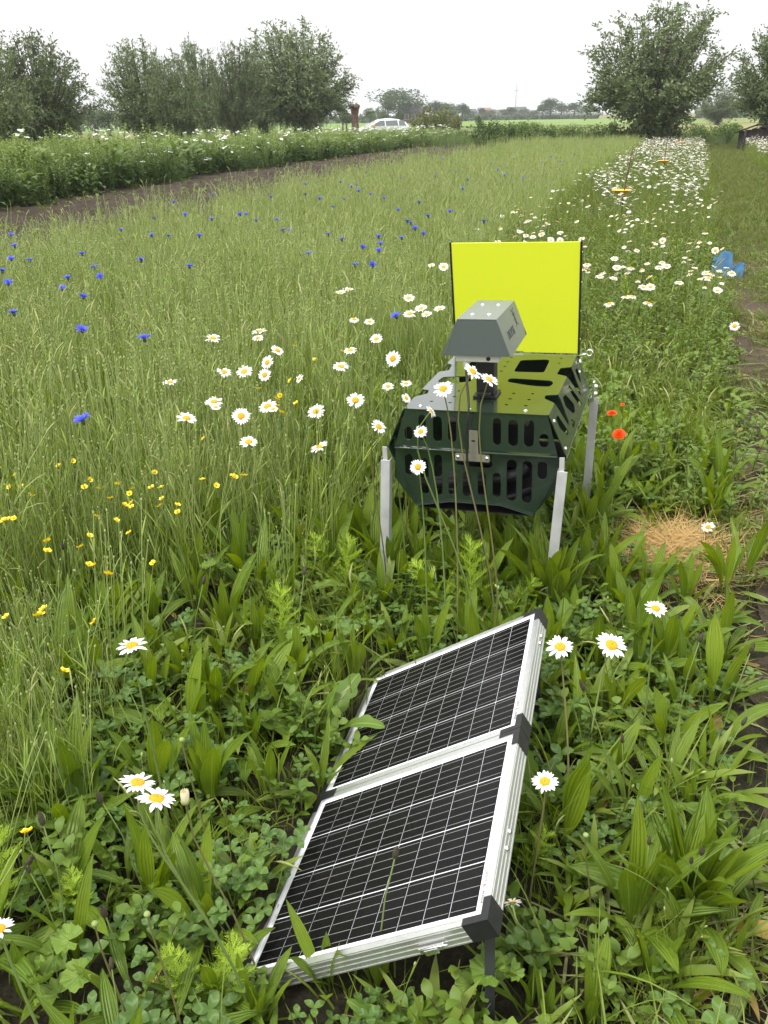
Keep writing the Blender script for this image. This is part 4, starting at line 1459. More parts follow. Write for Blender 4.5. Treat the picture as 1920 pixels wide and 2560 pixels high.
def clover_piece(seed):
    r = np.random.default_rng(seed)
    b = MB()
    for i in range(7):
        a, d = r.uniform(0, 6.283), r.uniform(.0, .075)
        h = r.uniform(.04, .12)
        base = Vector((d * .3 * math.cos(a), d * .3 * math.sin(a), -.01))
        top = Vector((d * math.cos(a), d * math.sin(a), h))
        b.tube([base, (base + top) / 2 + Vector((0, 0, .01)), top], .0011, 3, 1, False)
        s_ = r.uniform(.018, .032)
        t0 = r.uniform(0, 6.28)
        for k in range(3):
            b.leaf(s_, s_ * .66, oval, r.uniform(.9, 1.25), r.uniform(1.4, 1.75), 6, 2, .22, .02, top, t0 + k * 2.094, 0)
    return b.mesh('clover', [M['clover'], M['stem']])
clover = [clover_piece(200 + k) for k in range(6)]
def weed_piece(seed, h0, h1, lf, n=10, mm='weed'):
    r = np.random.default_rng(seed)
    b = MB()
    for st in range(3):
        a = r.uniform(0, 6.28)
        H = r.uniform(h0, h1)
        bx, by = r.normal(0, .025, 2)
        dx, dy = r.normal(0, .06, 2)
        pts = [(bx + dx * q * q, by + dy * q * q, H * q - .01) for q in (0, .35, .7, 1)]
        b.tube(pts, [.0028, .0022, .0016, .001], 4, 1, False)
        for k in range(n):
            q = .12 + .88 * k / n
            o = (bx + dx * q * q, by + dy * q * q, H * q)
            b.leaf(lf * r.uniform(.6, 1.1) * (1.1 - .5 * q), lf * r.uniform(.28, .45), oval, r.uniform(.5, .9), r.uniform(1.1, 1.8), 4, 1, .2, .05, o, a + k * 2.4, 0)
    return b.mesh('weed', [M[mm], M['stem_red']])
weeds_low = [weed_piece(220 + k, .08, .20, .055) for k in range(5)]
weeds_tall = [weed_piece(230 + k, .25, .46, .050, 16) for k in range(5)]
def bank_piece(seed):
    r = np.random.default_rng(seed)
    b = MB()
    broad = seed % 2
    for st in range(7 if broad else 9):
        bx, by = r.normal(0, .17, 2)
        H = r.uniform(.55, 1.25)
        dx, dy = r.normal(0, .12, 2)
        b.tube([(bx, by, 0), (bx + dx * .4, by + dy * .4, H * .5), (bx + dx, by + dy, H)], .005, 3, 0, False)
        n = 22 if broad else 28
        for k in range(n):
            q = .06 + .94 * k / (n - 1)
            b.leaf(r.uniform(.10, .19) * (1.25 - .75 * q), r.uniform(.045, .075) if broad else r.uniform(.020, .035), oval, r.uniform(.5, 1.1), r.uniform(1.3, 2.2), 2, 1, .2, .05, (bx + dx * q, by + dy * q, H * q), r.uniform(0, 6.28), 0)
            for j in range(9):     # leaf tint grows paler towards the top
                b.al[-1 - j] = max(0, min(1, q * H * 1.05 - .1))
    return b.mesh('bank_plant', [M['bank']])
bank = [bank_piece(250 + k) for k in range(5)]
def seedling(seed):
    r = np.random.default_rng(seed)
    b = MB()
    for k in range(9):
        b.leaf(r.uniform(.10, .22), r.uniform(.04, .07), oval, r.uniform(.5, 1.0), r.uniform(1.2, 1.9), 3, 1, .2, .05, (r.normal(0, .05), r.normal(0, .05), -.01), r.uniform(0, 6.28), 0)
    return b.mesh('seedling', [M['weed']])
seedl = [seedling(270 + k) for k in range(4)]
def straw_piece(seed, mm, n, L0, L1, w_, flat=True):
    r = np.random.default_rng(seed)
    b = MB()
    for k in range(n):
        a0 = r.uniform(1.25, 1.55)
        b.leaf(r.uniform(L0, L1), w_ * r.uniform(.7, 1.2), blade, a0, a0 + r.uniform(0, .35), 4, 1, .3, 0, (r.normal(0, .05), r.normal(0, .05), r.uniform(.0, .03)), r.uniform(0, 6.28), 0, twist=r.normal(0, .6))
    return b.mesh('straw', [mm])
straw = [straw_piece(280 + k, M['straw'], 22, .07, .19, .0024) for k in range(4)]
litter = [straw_piece(290 + k, M['litter'], 6, .10, .24, .010) for k in range(4)] + [straw_piece(295 + k, M['plantain_pale'], 3, .14, .26, .022) for k in range(3)]

# ------------------------------------------------------------------ vegetation: what nobody could count
def cast(name, label, protos, P, tilt, s0, s1):
    x, y, z = P[:3]
    n = len(x)
    if n == 0:
        return
    scatter(name, protos, np.c_[x, y, z], spin(n, tilt), rng.uniform(s0, s1, n), rng.integers(0, len(protos), n), label)
def keep(P, k):
    return tuple(a[k] for a in P)
def cat(*Ps):
    return tuple(np.concatenate(c) for c in zip(*Ps))
# outlines of the panel and of the station on the ground, kept free of plants
PANEL = [SO + su * a + sv * b for a, b in ((-.05, -.05), (CW + .05, -.05), (CW + .05, 2 * CL + GAP + .05), (-.05, 2 * CL + GAP + .05))]
DEVQ = [DM @ Vector(p) for p in ((-.30, -.03, 0), (.32, -.03, 0), (.34, .84, 0), (-.34, .84, 0))]
def inpoly(x, y, poly):
    x, y = np.asarray(x, float), np.asarray(y, float)
    r = np.zeros(x.shape, bool)
    j = len(poly) - 1
    for i in range(len(poly)):
        xi, yi, xj, yj = poly[i][0], poly[i][1], poly[j][0], poly[j][1]
        r ^= ((yi > y) != (yj > y)) & (x < (xj - xi) * (y - yi) / (yj - yi + 1e-12) + xi)
        j = i
    return r
PAN_IMG = [(545, 2062), (1065, 2000), (1172, 1345), (1140, 1320), (815, 1468)]
DEV_IMG = [(850, 880), (990, 640), (1000, 530), (1255, 530), (1275, 880), (1205, 1075), (880, 1065)]
def hides(x, y, z, h, r_=.0):
    """would a plant h tall here stand in front of the panel or the station as seen in the photograph?"""
    x, y, z = np.atleast_1d(x), np.atleast_1d(y), np.atleast_1d(z)
    bad = inpoly(x, y, PANEL)
    if h > .30:
        bad = bad | inpoly(x, y, DEVQ)
    for f in (.35, .7, 1.0):
      for dx in ((0,) if r_ == 0 else (0, -r_, r_)):
        px, py, d = proj(np.c_[x + dx, y, z + h * f])
        nearer_panel = ((x - SO.x) * sn.x + (y - SO.y) * sn.y + (z + h * f - SO.z) * sn.z) > 0
        bad |= inpoly(px, py, PAN_IMG) & nearer_panel
        lx = (y - 2.747) * math.cos(.315) + (x - .323) * math.sin(.315)
        bad |= inpoly(px, py, DEV_IMG) & (lx < .4)
    return bad
def clear(P, h, r_=0):
    return keep(P, ~hides(P[0], P[1], P[2], h, r_))

# 1 the tall pale grass
def tall(u0, u1, dens):
    P = fill(u0, u1, -7.35, -1.3, dens, 160, .6)
    e = GE(P[3]) + .18 * np.sin(P[3] * 2.7) + rng.normal(0, .12, len(P[3]))
    back = VB(P[3]) + .22 * np.sin(P[3] * 1.9) + rng.normal(0, .1, len(P[3]))
    P = keep(P, (P[4] < e) & (P[4] > back))
    return keep(P, ~inpoly(P[0], P[1], DEVQ))
cast('tall_grass', 'tall pale green grass and flower stems on the left', tall_near, tall(1.2, 8, 42), .07, .78, 1.12)
P = fill(.6, 3.2, -2.6, -1.1, 60, 160, .6)
P = keep(P, (P[4] > GE(P[3]) - .2) & (P[4] < GE(P[3]) + .45) & (rng.uniform(0, 1, len(P[3])) < .55))
cast('tall_grass', 'thinner grass stems where the tall grass meets the weeds', tall_near, P, .1, .45, .8)
cast('tall_grass', 'tall pale grass in the middle distance', tall_mid, tall(8, 20, 26), .07, .78, 1.12)
cast('tall_grass', 'tall pale grass at the far end of the strip', tall_far, tall(20, 47, 13), .07, .75, 1.1)
P = fill(6, 44, -7.9, -6.6, 6, 160, .6)
P = keep(P, P[4] > VB(P[3]) - .75)
cast('tall_grass', 'loose grass ears along the edge of the ploughed soil', tall_mid, P, .12, .7, 1.25)
P = fill(5, 30, -7.7, -6.6, 26, 160, .2)
P = keep(P, P[4] > VB(P[3]) - .5)
cast('edge_grass', 'short yellowish grass along the ploughed soil', [grass_tuft(300 + k, 20, .08, .22, .008, .12, [M['litter'], M['litter'], M['bud'], M['seed_head']], 0, .3, 0, 3) for k in range(2)], P, .2, .7, 1.2)
def wisp(seed):
    r = np.random.default_rng(seed)
    b = MB()
    for k in range(3):
        az, L = r.uniform(0, 6.28), r.uniform(.72, .95)
        ph, x, z = r.uniform(.02, .12), 0, 0
        bx, by = r.normal(0, .04, 2)
        pts = []
        for s_ in range(9):
            pts.append((bx + x * math.cos(az), by + x * math.sin(az), z))
            x += math.sin(ph) * L / 8
            z += math.cos(ph) * L / 8
            ph += r.uniform(.03, .10) * (1 + .8 * (s_ > 4))
        b.tube(pts, [.0022 - .0001 * s_ for s_ in range(9)], 3, 0, False)
        tp = Vector(pts[-1])
        d = (Vector(pts[-1]) - Vector(pts[-2])).normalized()
        b.tube([tp, tp + d * .02, tp + d * .05 + Vector((0, 0, -.008)), tp + d * .08 + Vector((0, 0, -.02))], [.0012, .0042, .0036, .0008], 4, 1, False)
        for s_ in (2, 4, 5):
            b.leaf(r.uniform(.10, .2), .007, blade, .3, r.uniform(.7, 1.6), 4, 1, .3, 0, pts[s_], az + r.normal(0, 1.2), 0)
    return b.mesh('grass_wisp', [M['field_stem'], M['seed_head']])
P = fill(1.6, 24, -7.2, -1.3, 4.2, 160, .7)
P = keep(P, (P[4] < GE(P[3]) + .1) & (P[4] > VB(P[3])))
cast('grass_wisps', 'long pale arching stems rising above the tall grass', [wisp(350 + k) for k in range(6)], clear(P, .7), .07, .75, 1.05)
# 2 undergrowth of the daisy strip
def daisy_bed(u0, u1, dens):
    P = fill(u0, u1, -2.6, .45, dens, 160, .4)
    bc = atz(1568, 600, 0)
    P = keep(P, ~((np.abs(P[0] - bc.x + .08) < .34) & (P[1] < bc.y + .3) & (P[1] > bc.y - .75)))
    return keep(P, (P[4] > GE(P[3]) - .15) & (P[4] < np.minimum(.40, RUT(P[3]) - .07) + rng.normal(0, .06, len(P[3]))))
P = clear(daisy_bed(4.2, 20, 26), .40)
cast('strip_grass', 'green grass between the daisies', green_tuft, P, .12, .7, 1.25)
cast('strip_grass', 'green grass between the far daisies', [grass_tuft(310 + k, 16, .25, .5, .012, .16, GG, .1, .2, .3, 3) for k in range(3)], daisy_bed(20, 47, 14), .12, .8, 1.2)
cast('strip_weeds', 'leafy weeds between the daisies', weeds_tall, clear(daisy_bed(3.8, 16, 20), .38), .12, .6, 1.1)
cast('strip_weeds', 'leafy weeds under the daisies', weeds_low, clear(daisy_bed(3.6, 12, 40), .16), .15, .8, 1.6)
cast('strip_weeds', 'leafy weeds under the far daisies', weeds_tall, daisy_bed(16, 47, 7), .12, .9, 1.3)
# 3 the weed bed in front: clover, low leaves, thin grass
def weedbed(u0, u1, dens, h, v1=.36):
    P = fill(u0, u1, -2.4, v1, dens, 160, .15)
    cs = atz(1450, 1205, 0)
    bare = (np.sin(3.7 * P[0] + 1.0) * np.sin(4.3 * P[1] - .5) > .72) | (((P[0] - cs.x) / .30) ** 2 + ((P[1] - cs.y) / .36) ** 2 < rng.uniform(.15, 1.2, len(P[0])))
    P = keep(P, (P[4] > GE(P[3]) - .25) & (P[4] < np.minimum(v1, RUT(P[3]) - .08) - .05 + rng.normal(0, .04, len(P[3]))) & ~bare)
    return clear(P, h)
CL = weedbed(.4, 4.6, 120, .12, .30)
pt = np.sin(2.3 * CL[0] + .4) * np.sin(2.9 * CL[1] + .8)
dn = np.where((CL[4] < -.35) & (CL[3] < 2.0), .85, np.where(pt > .15, .7, .22))
cast('clover', 'bluish green clover covering the ground in the foreground', clover, keep(CL, rng.uniform(0, 1, len(dn)) < dn), .16, .75, 1.35)
cast('low_weeds', 'small leafy weeds covering the ground in the foreground', weeds_low, weedbed(.4, 4.8, 42, .15), .2, .6, 1.1)
cast('thin_grass', 'thin green grass in the weeds', green_tuft, weedbed(.9, 5.0, 20, .30), .2, .5, .9)
cast('thin_grass', 'short grass in the weeds', short_tuft, weedbed(.4, 5.0, 60, .12, .45), .25, .8, 1.6)
# strap shaped undergrowth and long arching grass between the bigger plants
def strap_piece(seed):
    r = np.random.default_rng(seed)
    b = MB()
    for k in range(9):
        a0 = r.uniform(.05, .9)
        b.leaf(r.uniform(.12, .26), r.uniform(.016, .030), lanceolate(.22, .15, .52), a0, a0 + r.uniform(.2, 1.2), 7, 1, .3, .04, (r.normal(0, .012), r.normal(0, .012), -.01), r.uniform(0, 6.28), r.integers(0, 2), twist=r.normal(0, .4), droop=1.4)
    return b.mesh('strap_leaves', [M['plantain'], M['green_grass']])
def arch_piece(seed):
    r = np.random.default_rng(seed)
    b = MB()
    for k in range(10):
        a0 = r.uniform(.1, .6)
        b.leaf(r.uniform(.20, .42), r.uniform(.005, .009), blade, a0, a0 + r.uniform(.5, 1.9), 8, 1, .3, 0, (r.normal(0, .015), r.normal(0, .015), -.01), r.uniform(0, 6.28), 0, twist=r.normal(0, .8), droop=1.5)
    return b.mesh('arching_grass', [M['green_grass']])
straps = [strap_piece(330 + k) for k in range(6)]
arches = [arch_piece(340 + k) for k in range(5)]
cast('leafy_undergrowth', 'strap shaped leaves filling the gaps between the plants', straps, weedbed(.4, 5.2, 48, .20), .15, .6, 1.1)
cast('long_grass', 'long arching grass blades among the weeds', arches, weedbed(.4, 5.2, 12, .26), .15, .6, 1.1)
P = fill(2.3, 5.4, -2.0, -.75, 34, 100, .5)
P = keep(P, (P[4] > GE(P[3]) - .1) & (rng.uniform(0, 1, len(P[3])) < np.clip((-.75 - P[4]) * 1.3, .1, .8)))
cast('tall_grass', 'grass stems thinning out beside the left legs of the station', tall_near, clear(P, .5), .1, .55, .95)
for lx, ly in ((-.34, -.05), (.26, -.06), (-.2, -.02), (.1, -.02), (.0, .25), (-.34, .5), (.36, .6), (.33, .3)):
    q = DM @ Vector((lx, ly, 0))
    P = fill(1.0, 5.0, -1.5, .1, 40, 100, .3)
    near = (P[0] - q.x) ** 2 + (P[1] - q.y) ** 2 < .15 ** 2
    cast('leafy_undergrowth', 'plants pressing against the foot of the station', straps, clear(keep(P, near), .28), .12, .9, 1.35)
# 4 the path
c0 = atz(1450, 1205, 0)
def path_pts(u0, u1, dens, v0=.25, v1=2.15):
    P = fill(u0, u1, v0, v1, dens, 160, .1)
    bare = (np.sin(2.1 * P[0] + .6) * np.sin(1.7 * P[1] + .9) + .5 * np.sin(5.1 * P[0] + 3.7 * P[1])) > .85
    rut = (np.abs(P[4] - RUT(P[3]) - .04 * np.sin(P[3] * 2.3)) < .11 + .05 * np.sin(P[3] * 3.1)) & (rng.uniform(0, 1, len(P[3])) < .9) & (np.sin(P[3] * 2.9 + .5) > -.35) & (P[3] < 12)
    return clear(keep(P, ~(bare & (P[3] < 9)) & ~rut), .08)
cast('path_grass', 'short trodden grass on the path', path_tuft, path_pts(.2, 14, 150), .35, .8, 1.5)
cast('path_grass', 'short grass farther along the path', short_far, path_pts(14, 50, 40), .3, .9, 1.5)
cast('path_weeds', 'low weeds pressed flat on the path', weeds_low, path_pts(.4, 16, 14), .5, .5, 1.0)
cast('cut_litter', 'wilted cut leaves and stalks lying along the path', litter + straw[:2], path_pts(.4, 12, 75, .05, 1.6), .12, .6, 1.15)
P = fill(.6, 4.6, -.15, .55, 22, 160, .1)
cast('cut_litter', 'wilted cut leaves at the path edge', litter, clear(P, .06), .12, .5, 1.0)
P = fill(.7, 1.9, .05, .6, 70, 120, .1)
cast('cut_litter', 'long pale grass blades lying flat in the lower right corner', [straw_piece(345 + k, M['plantain_pale'], 8, .14, .32, .008) for k in range(3)] + litter, clear(P, .06), .12, .7, 1.2)
# dry straw patch
c0 = atz(1450, 1205, 0)
n = 150
q, rr_ = rng.uniform(0, 6.283, n), np.abs(rng.normal(0, .5, n))
x = c0.x + .36 * rr_ * np.cos(q) + rng.normal(0, .05, n)
y = c0.y + .42 * rr_ * np.sin(q) + rng.normal(0, .05, n)
cast('dry_grass', 'tan patch of dry grass beside the path right of the station', straw, (x, y, gz(x, y) + .004 + .018 * np.exp(-rr_ * 2)), .25, .7, 1.2)
# 5 right hand daisy bed
P = fill(14, 49, 2.0, 6.3, 16, 140, .5)
cast('strip_grass', 'green undergrowth of the daisy strip beyond the path', [grass_tuft(320 + k, 16, .3, .55, .012, .16, GG, .1, .2, .3, 3) for k in range(3)], P, .12, .8, 1.2)
# 6 ploughed soil, bank
P = fill(4, 52, -14.9, -7.0, 24, 140, .15)
rowk = np.abs(((P[4] * 1.6) % 1) - .5) < .26
cast('soil_weeds', 'seedlings on the ploughed soil', seedl, keep(P, rowk), .2, .4, 1.0)
P = fill(6, 65, -20.5, -12.3, 12, 140, 1.2)
front = P[4] < VF(P[3]) + .35 * np.sin(P[3] * .9) + rng.normal(0, .15, len(P[3]))
P = keep(P, front)
sc_ = np.interp(P[3], [8, 18, 26, 36, 47, 62], [1.42, 1.35, 1.24, 1.12, 1.02, .95]) / 1.22
x, y, z = P[:3]
scatter('bank_foliage', bank, np.c_[x, y, z], spin(len(x), .1), sc_ * rng.uniform(.68, 1.05, len(x)) * (.93 + .14 * np.sin(P[3] * 1.3 + 2 * np.sin(P[4])) * np.sin(P[4] * 2.0 + P[3] * .4)), rng.integers(0, len(bank), len(x)), 'dense green herb bank beyond the ploughed soil')
def sprout(seed):
    r = np.random.default_rng(seed)
    b = MB()
    for st in range(4):
        bx, by = r.normal(0, .07, 2)
        H = r.uniform(1.0, 1.5)
        dx, dy = r.normal(0, .10, 2)
        b.tube([(bx, by, 0), (bx + dx, by + dy, H)], .006, 3, 0, False)
        for k in range(30):
            q = .3 + .7 * k / 29
            b.leaf(r.uniform(.12, .24) * (1.25 - .8 * q), r.uniform(.03, .06), oval, r.uniform(.4, 1.0), r.uniform(1.2, 2.3), 3, 1, .2, .05, (bx + dx * q, by + dy * q, H * q), r.uniform(0, 6.28), 0)
            for j in range(12):
                b.al[-1 - j] = .95
    return b.mesh('bank_sprout', [M['bank']])
def big_leaf_clump(seed):
    r = np.random.default_rng(seed)
    b = MB()
    for k in range(40):
        H = r.uniform(.1, .95)
        a = r.uniform(0, 6.28)
        d = r.uniform(.05, .35)
        b.leaf(r.uniform(.18, .34), r.uniform(.08, .15), oval, r.uniform(.5, 1.1), r.uniform(1.3, 2.2), 3, 1, .2, .05, (d * math.cos(a), d * math.sin(a), H), a + r.normal(0, .6), 0)
        for j in range(12):
            b.al[-1 - j] = max(0, H - .25)
    return b.mesh('bank_clump', [M['bank']])
Hb = lambda u: np.interp(u, [8, 18, 26, 36, 47, 62], [1.42, 1.35, 1.24, 1.12, 1.02, .95])
P = fill(7, 60, -18, -13.2, 1.5, 140, 1.2)
P = keep(P, P[4] < VF(P[3]) - .2)
x, y, z = P[:3]
sp = [sprout(260 + k) for k in range(4)]
scatter('bank_sprouts', sp, np.c_[x, y, z], spin(len(x), .1), Hb(P[3]) / 1.2 * rng.uniform(.72, 1.10, len(x)), rng.integers(0, 4, len(x)), 'pale leafy shoots rising above the herb bank')
P = fill(7, 64, -16.5, -12.4, 3.2, 140, 1.2)
P = keep(P, (P[4] < VF(P[3]) + .1) & (P[4] > VF(P[3]) - 1.9))
x, y, z = P[:3]
sp = [big_leaf_clump(265 + k) for k in range(4)]
scatter('bank_clumps', sp, np.c_[x, y, z], spin(len(x), .15), Hb(P[3]) / 1.2 * rng.uniform(.55, 1.1, len(x)), rng.integers(0, 4, len(x)), 'broad leaved clumps along the front of the herb bank')
P = fill(50, 68, -14.8, 6, 3.0, 100, .8)
cast('ditch_growth', 'rough growth along the ditch', bank, P, .1, .35, .62)
P = fill(50, 75, -60, 20, .9, 100, .3)
cast('meadow_grass', 'rough meadow grass beyond the ditch', short_far, P, .2, 1.5, 3)
P = fill(20, 70, -40, -20, 1.2, 100, .4)
cast('meadow_grass', 'rough grass along the road', short_far, P, .2, 1.5, 3.5)

# ------------------------------------------------------------------ plants with large leaves: every plant a thing, every leaf a part
def leaf_pool(kind, mname, specs):
    out = []
    for i, (L, W, prof, a0, a1, nseg, nc, fold, wave, tw) in enumerate(specs):
        b = MB()
        b.leaf(L, W, prof, a0, a1, nseg, nc, fold, wave, twist=tw, droop=1.3, ph=i * 1.7)
        out.append(b.mesh(kind, [M[mname]]))
    return out
LP = lanceolate(.25, .14, .50)
LP2 = lanceolate(.30, .12, .55)
plant_up = leaf_pool('plantain_leaf', 'plantain', [(.26, .034, LP, .06, .35, 9, 2, .28, .03, .2), (.24, .038, LP2, .12, .6, 9, 2, .25, .04, -.3), (.28, .030, LP, .1, .9, 10, 2, .3, .03, .4), (.22, .036, LP, .05, .25, 9, 2, .25, .03, -.2)])
plant_out = leaf_pool('plantain_leaf', 'plantain', [(.24, .036, LP, .45, 1.35, 9, 2, .25, .04, .3), (.22, .040, LP2, .6, 1.7, 9, 2, .22, .05, -.3), (.26, .034, LP, .35, 1.9, 10, 2, .28, .04, .5), (.20, .038, LP, .7, 1.5, 9, 2, .2, .05, -.4)])
plant_flat = leaf_pool('plantain_leaf', 'plantain_pale', [(.22, .036, LP, 1.1, 1.6, 8, 2, .2, .05, .3), (.24, .034, LP2, 1.2, 1.65, 8, 2, .2, .04, -.4)])
dand = leaf_pool('lobed_leaf', 'dandelion', [(.20, .065, lobed, .30, 1.1, 22, 2, .18, .05, .2), (.22, .060, lobed, .15, .7, 22, 2, .2, .06, -.2), (.19, .070, lobed, .6, 1.5, 22, 2, .15, .06, .3), (.23, .066, lobed, .45, 1.7, 22, 2, .15, .05, 0)])
DEADL = leaf_pool('plantain_leaf', 'dead_leaf', [(.20, .030, LP, .9, 1.9, 8, 2, .3, .06, .6), (.18, .028, LP, 1.1, 1.7, 8, 2, .3, .06, -.5)])
def spike_mesh():
    a, b = MB(), MB()
    a.tube([(0, 0, 0), (.01, 0, .12), (.015, 0, .24), (.03, .005, .34)], [.0018, .0016, .0014, .0013], 5)
    b.lathe([(.001, 0), (.0045, .004), (.0055, .012), (.0045, .022), (.001, .030)], 8, 0, Matrix.Translation((.03, .005, .338)) @ Matrix.Rotation(.15, 4, 'Y'))
    return a.mesh('spike_stem', [M['stem']]), b.mesh('spike_head', [M['spike']])
SPK = spike_mesh()
GP = {}
def rosette(kind, x, y, L, n, up, label, group, pools, base=.24, spikes=0, sector=None):
    t = thing(kind[0], label, kind[1], (x, y, float(gz(x, y)) - .008), (0, 0, 0), group)
    t.rotation_euler.z = random.uniform(0, 6.28)
    for k in range(n):
        q = k / n
        pool = pools[0] if (q < up) else pools[1]
        me = random.choice(pool)
        if random.random() < .035:
            me = random.choice(DEADL)
        a = k * 2.4 + random.uniform(-.35, .35)
        if sector is not None:
            a = sector[0] + random.uniform(-1, 1) * sector[1] - t.rotation_euler.z
        s_ = L / base * random.uniform(.72, 1.12)
        put('leaf', me, t, (.008 * math.cos(a), .008 * math.sin(a), 0), (random.gauss(0, .10), random.gauss(0, .12), a), (s_, s_ * random.uniform(.85, 1.15), s_))
    for k in range(spikes):
        st = put('flower_spike', SPK[0], t, (.01, .0, 0), (random.gauss(0, .15), random.gauss(0, .15), random.uniform(0, 6.28)), random.uniform(.75, 1.15))
        put('spike_head', SPK[1], st)
    return t
PK = ('plantain_plant', 'plantain')
_c0 = atz(1450, 1205, 0)
taken = [(_c0.x, _c0.y, .60)]
def free(x, y, d):
    for a, b, r_ in taken:
        if (a - x) ** 2 + (b - y) ** 2 < (d + r_) ** 2 * .25:
            return False
    return True
EXPL = [  # px, py of the base, leaf length, leaves, share upright, spikes, label
    (1480, 2000, .30, 32, .80, 2, 'largest plantain, a dense upright fan of long leaves at lower right'),
    (1405, 2150, .20, 9, .5, 0, 'plantain with broad leaves at the bottom edge under the largest one'),
    (1590, 2080, .24, 10, .2, 0, 'plantain spreading sideways at the right edge beside the largest one'),
    (1270, 2235, .17, 6, .8, 0, 'small plantain cut by the bottom edge right of the panel leg'),
    (1170, 2240, .15, 5, .8, 0, 'plantain at the bottom edge below the black panel leg'),
    (712, 2170, .17, 5, 1., 0, 'upright plantain in front of the near edge of the solar panel, left'),
    (815, 2165, .18, 4, 1., 1, 'upright plantain in front of the near edge of the solar panel, middle'),
    (560, 2245, .18, 8, .6, 0, 'broad leaved plantain below the left corner of the solar panel'),
    (330, 1960, .24, 9, .7, 1, 'plantain among the clover below the pair of tall daisies'),
    (455, 1760, .27, 9, .8, 0, 'tall plantain right of the pair of tall daisies'),
    (410, 1640, .26, 8, .8, 0, 'plantain behind the pair of tall daisies'),
    (545, 1640, .22, 10, .5, 0, 'plantain arching towards the left edge of the solar panel'),
    (585, 1745, .20, 9, .5, 0, 'plantain against the left hinge of the solar panel'),
    (490, 1390, .27, 10, .7, 0, 'plantain right of the single daisy on the left'),
    (530, 1270, .28, 10, .7, 0, 'long leaved plantain at the border of the tall grass'),
    (430, 1340, .26, 8, .8, 1, 'plantain just above the single daisy on the left'),
    (620, 1330, .24, 9, .6, 0, 'plantain left of the row of fennel plumes'),
    (760, 1290, .24, 9, .6, 0, 'plantain behind the middle fennel plume'),
    (860, 1290, .23, 9, .6, 0, 'plantain at the foot of the left front leg of the station'),
    (800, 1392, .16, 7, .8, 0, 'plantain above the far left corner of the solar panel'),
    (700, 1440, .22, 8, .5, 0, 'plantain between the lobed weed and the fennel'),
    (1120, 1290, .22, 8, .6, 0, 'plantain under the front of the station, left of the right leg'),
    (1215, 1285, .21, 9, .6, 0, 'plantain in front of the right front leg of the station'),
    (1255, 1225, .22, 9, .5, 0, 'plantain right of the right front leg of the station'),
    (1310, 1010, .26, 8, .7, 0, 'plantain between the rear leg and the orange marigold'),
    (1510, 1000, .24, 7, .7, 0, 'upright plantain beside the path right of the marigold'),
    (1470, 1120, .23, 9, .2, 0, 'plantain behind the tan dry grass'),
    (1600, 1270, .24, 9, .3, 0, 'plantain at the right edge next to the dry grass'),
    (1560, 1420, .24, 12, .2, 0, 'flattened plantain right of the lone daisy by the path'),
    (1330, 1560, .22, 9, .5, 0, 'plantain below the two daisies right of the panel'),
    (1440, 1620, .24, 11, .2, 1, 'plantain with pale arching leaves right of the panel'),
    (1540, 1640, .23, 10, .2, 1, 'plantain leaning over the bare soil at the right edge'),
    (1250, 1500, .18, 7, .6, 0, 'small plantain below the far right corner of the panel'),
    (1360, 1790, .20, 8, .4, 2, 'plantain with brown spikes between the panel and the largest plantain'),
    (165, 2110, .22, 8, .5, 2, 'plantain with dark spikes at lower left'),
    (60, 2190, .2, 8, .4, 0, 'plantain in the bottom left corner'),
    (300, 2200, .2, 8, .5, 1, 'plantain at the bottom edge left of the fennel'),
    (470, 2180, .18, 7, .5, 0, 'plantain at the bottom edge among the fennel')]
for px, py, L, n, up, spk, lab in EXPL:
    p = atz(px, py, 0)
    rosette(PK, p.x, p.y, L * 1.12, n, up, lab, 'plantains in the weeds', (plant_up, plant_out), .25, spk)
    taken.append((p.x, p.y, .16))
for px, py, L, lab in [
    (815, 1262, .29, 'upright plantain hiding the foot of the left front leg, left side'),
    (848, 1275, .30, 'upright plantain hiding the foot of the left front leg, right side'),
    (905, 1268, .27, 'plantain rising to the lower edge of the station, far left'),
    (960, 1275, .28, 'plantain rising to the lower edge of the station, left of middle'),
    (1040, 1282, .30, 'plantain rising to the lower edge of the station, middle'),
    (1105, 1275, .30, 'plantain rising to the lower edge of the station, right of middle'),
    (1160, 1285, .28, 'plantain rising to the lower edge of the station, far right'),
    (1170, 1330, .34, 'tall plantain hiding the foot of the right front leg, left side'),
    (1190, 1340, .34, 'tall plantain hiding the foot of the right front leg, right side'),
    (1262, 1295, .29, 'tall plantain right of the right front leg')]:
    p = atz(px, py, 0)
    rosette(PK, p.x, p.y, L, 11, .95, lab, 'plantains in the weeds', (plant_up, plant_out), .25)
    taken.append((p.x, p.y, .08))
def sprinkle(n_try, u0, u1, v0, v1, d, h, maxn):
    out = []
    uu, vv = rng.uniform(u0, u1, n_try), rng.uniform(v0, v1, n_try)
    x, y = uv2xy(uu, vv)
    P = inview(x, y, uu, vv, 60, .1)
    sx, sy, sd_ = proj(np.c_[P[0], P[1], P[2]])
    P = keep(P, (sx > -60) & (sx < 1719))
    P = keep(P, (P[4] > GE(P[3]) - .1) & (np.abs(P[4] - RUT(P[3])) > .11))
    P = clear(P, h, .08)
    for x_, y_, v_ in zip(P[0], P[1], P[4]):
        if free(x_, y_, d):
            out.append((float(x_), float(y_), float(v_)))
            taken.append((x_, y_, d))
            if len(out) >= maxn:
                break
    return out
for x, y, v in sprinkle(6000, .5, 4.6, -2.2, .30, .090, .20, 215):
    rosette(PK, x, y, random.uniform(.19, .32), random.randint(7, 11), .55, 'ribwort plantain tuft of ribbed leaves in the weeds around the panel and station', 'plantain tufts in the weeds', (plant_up, plant_out), .25, 1 if random.random() < .18 else 0)
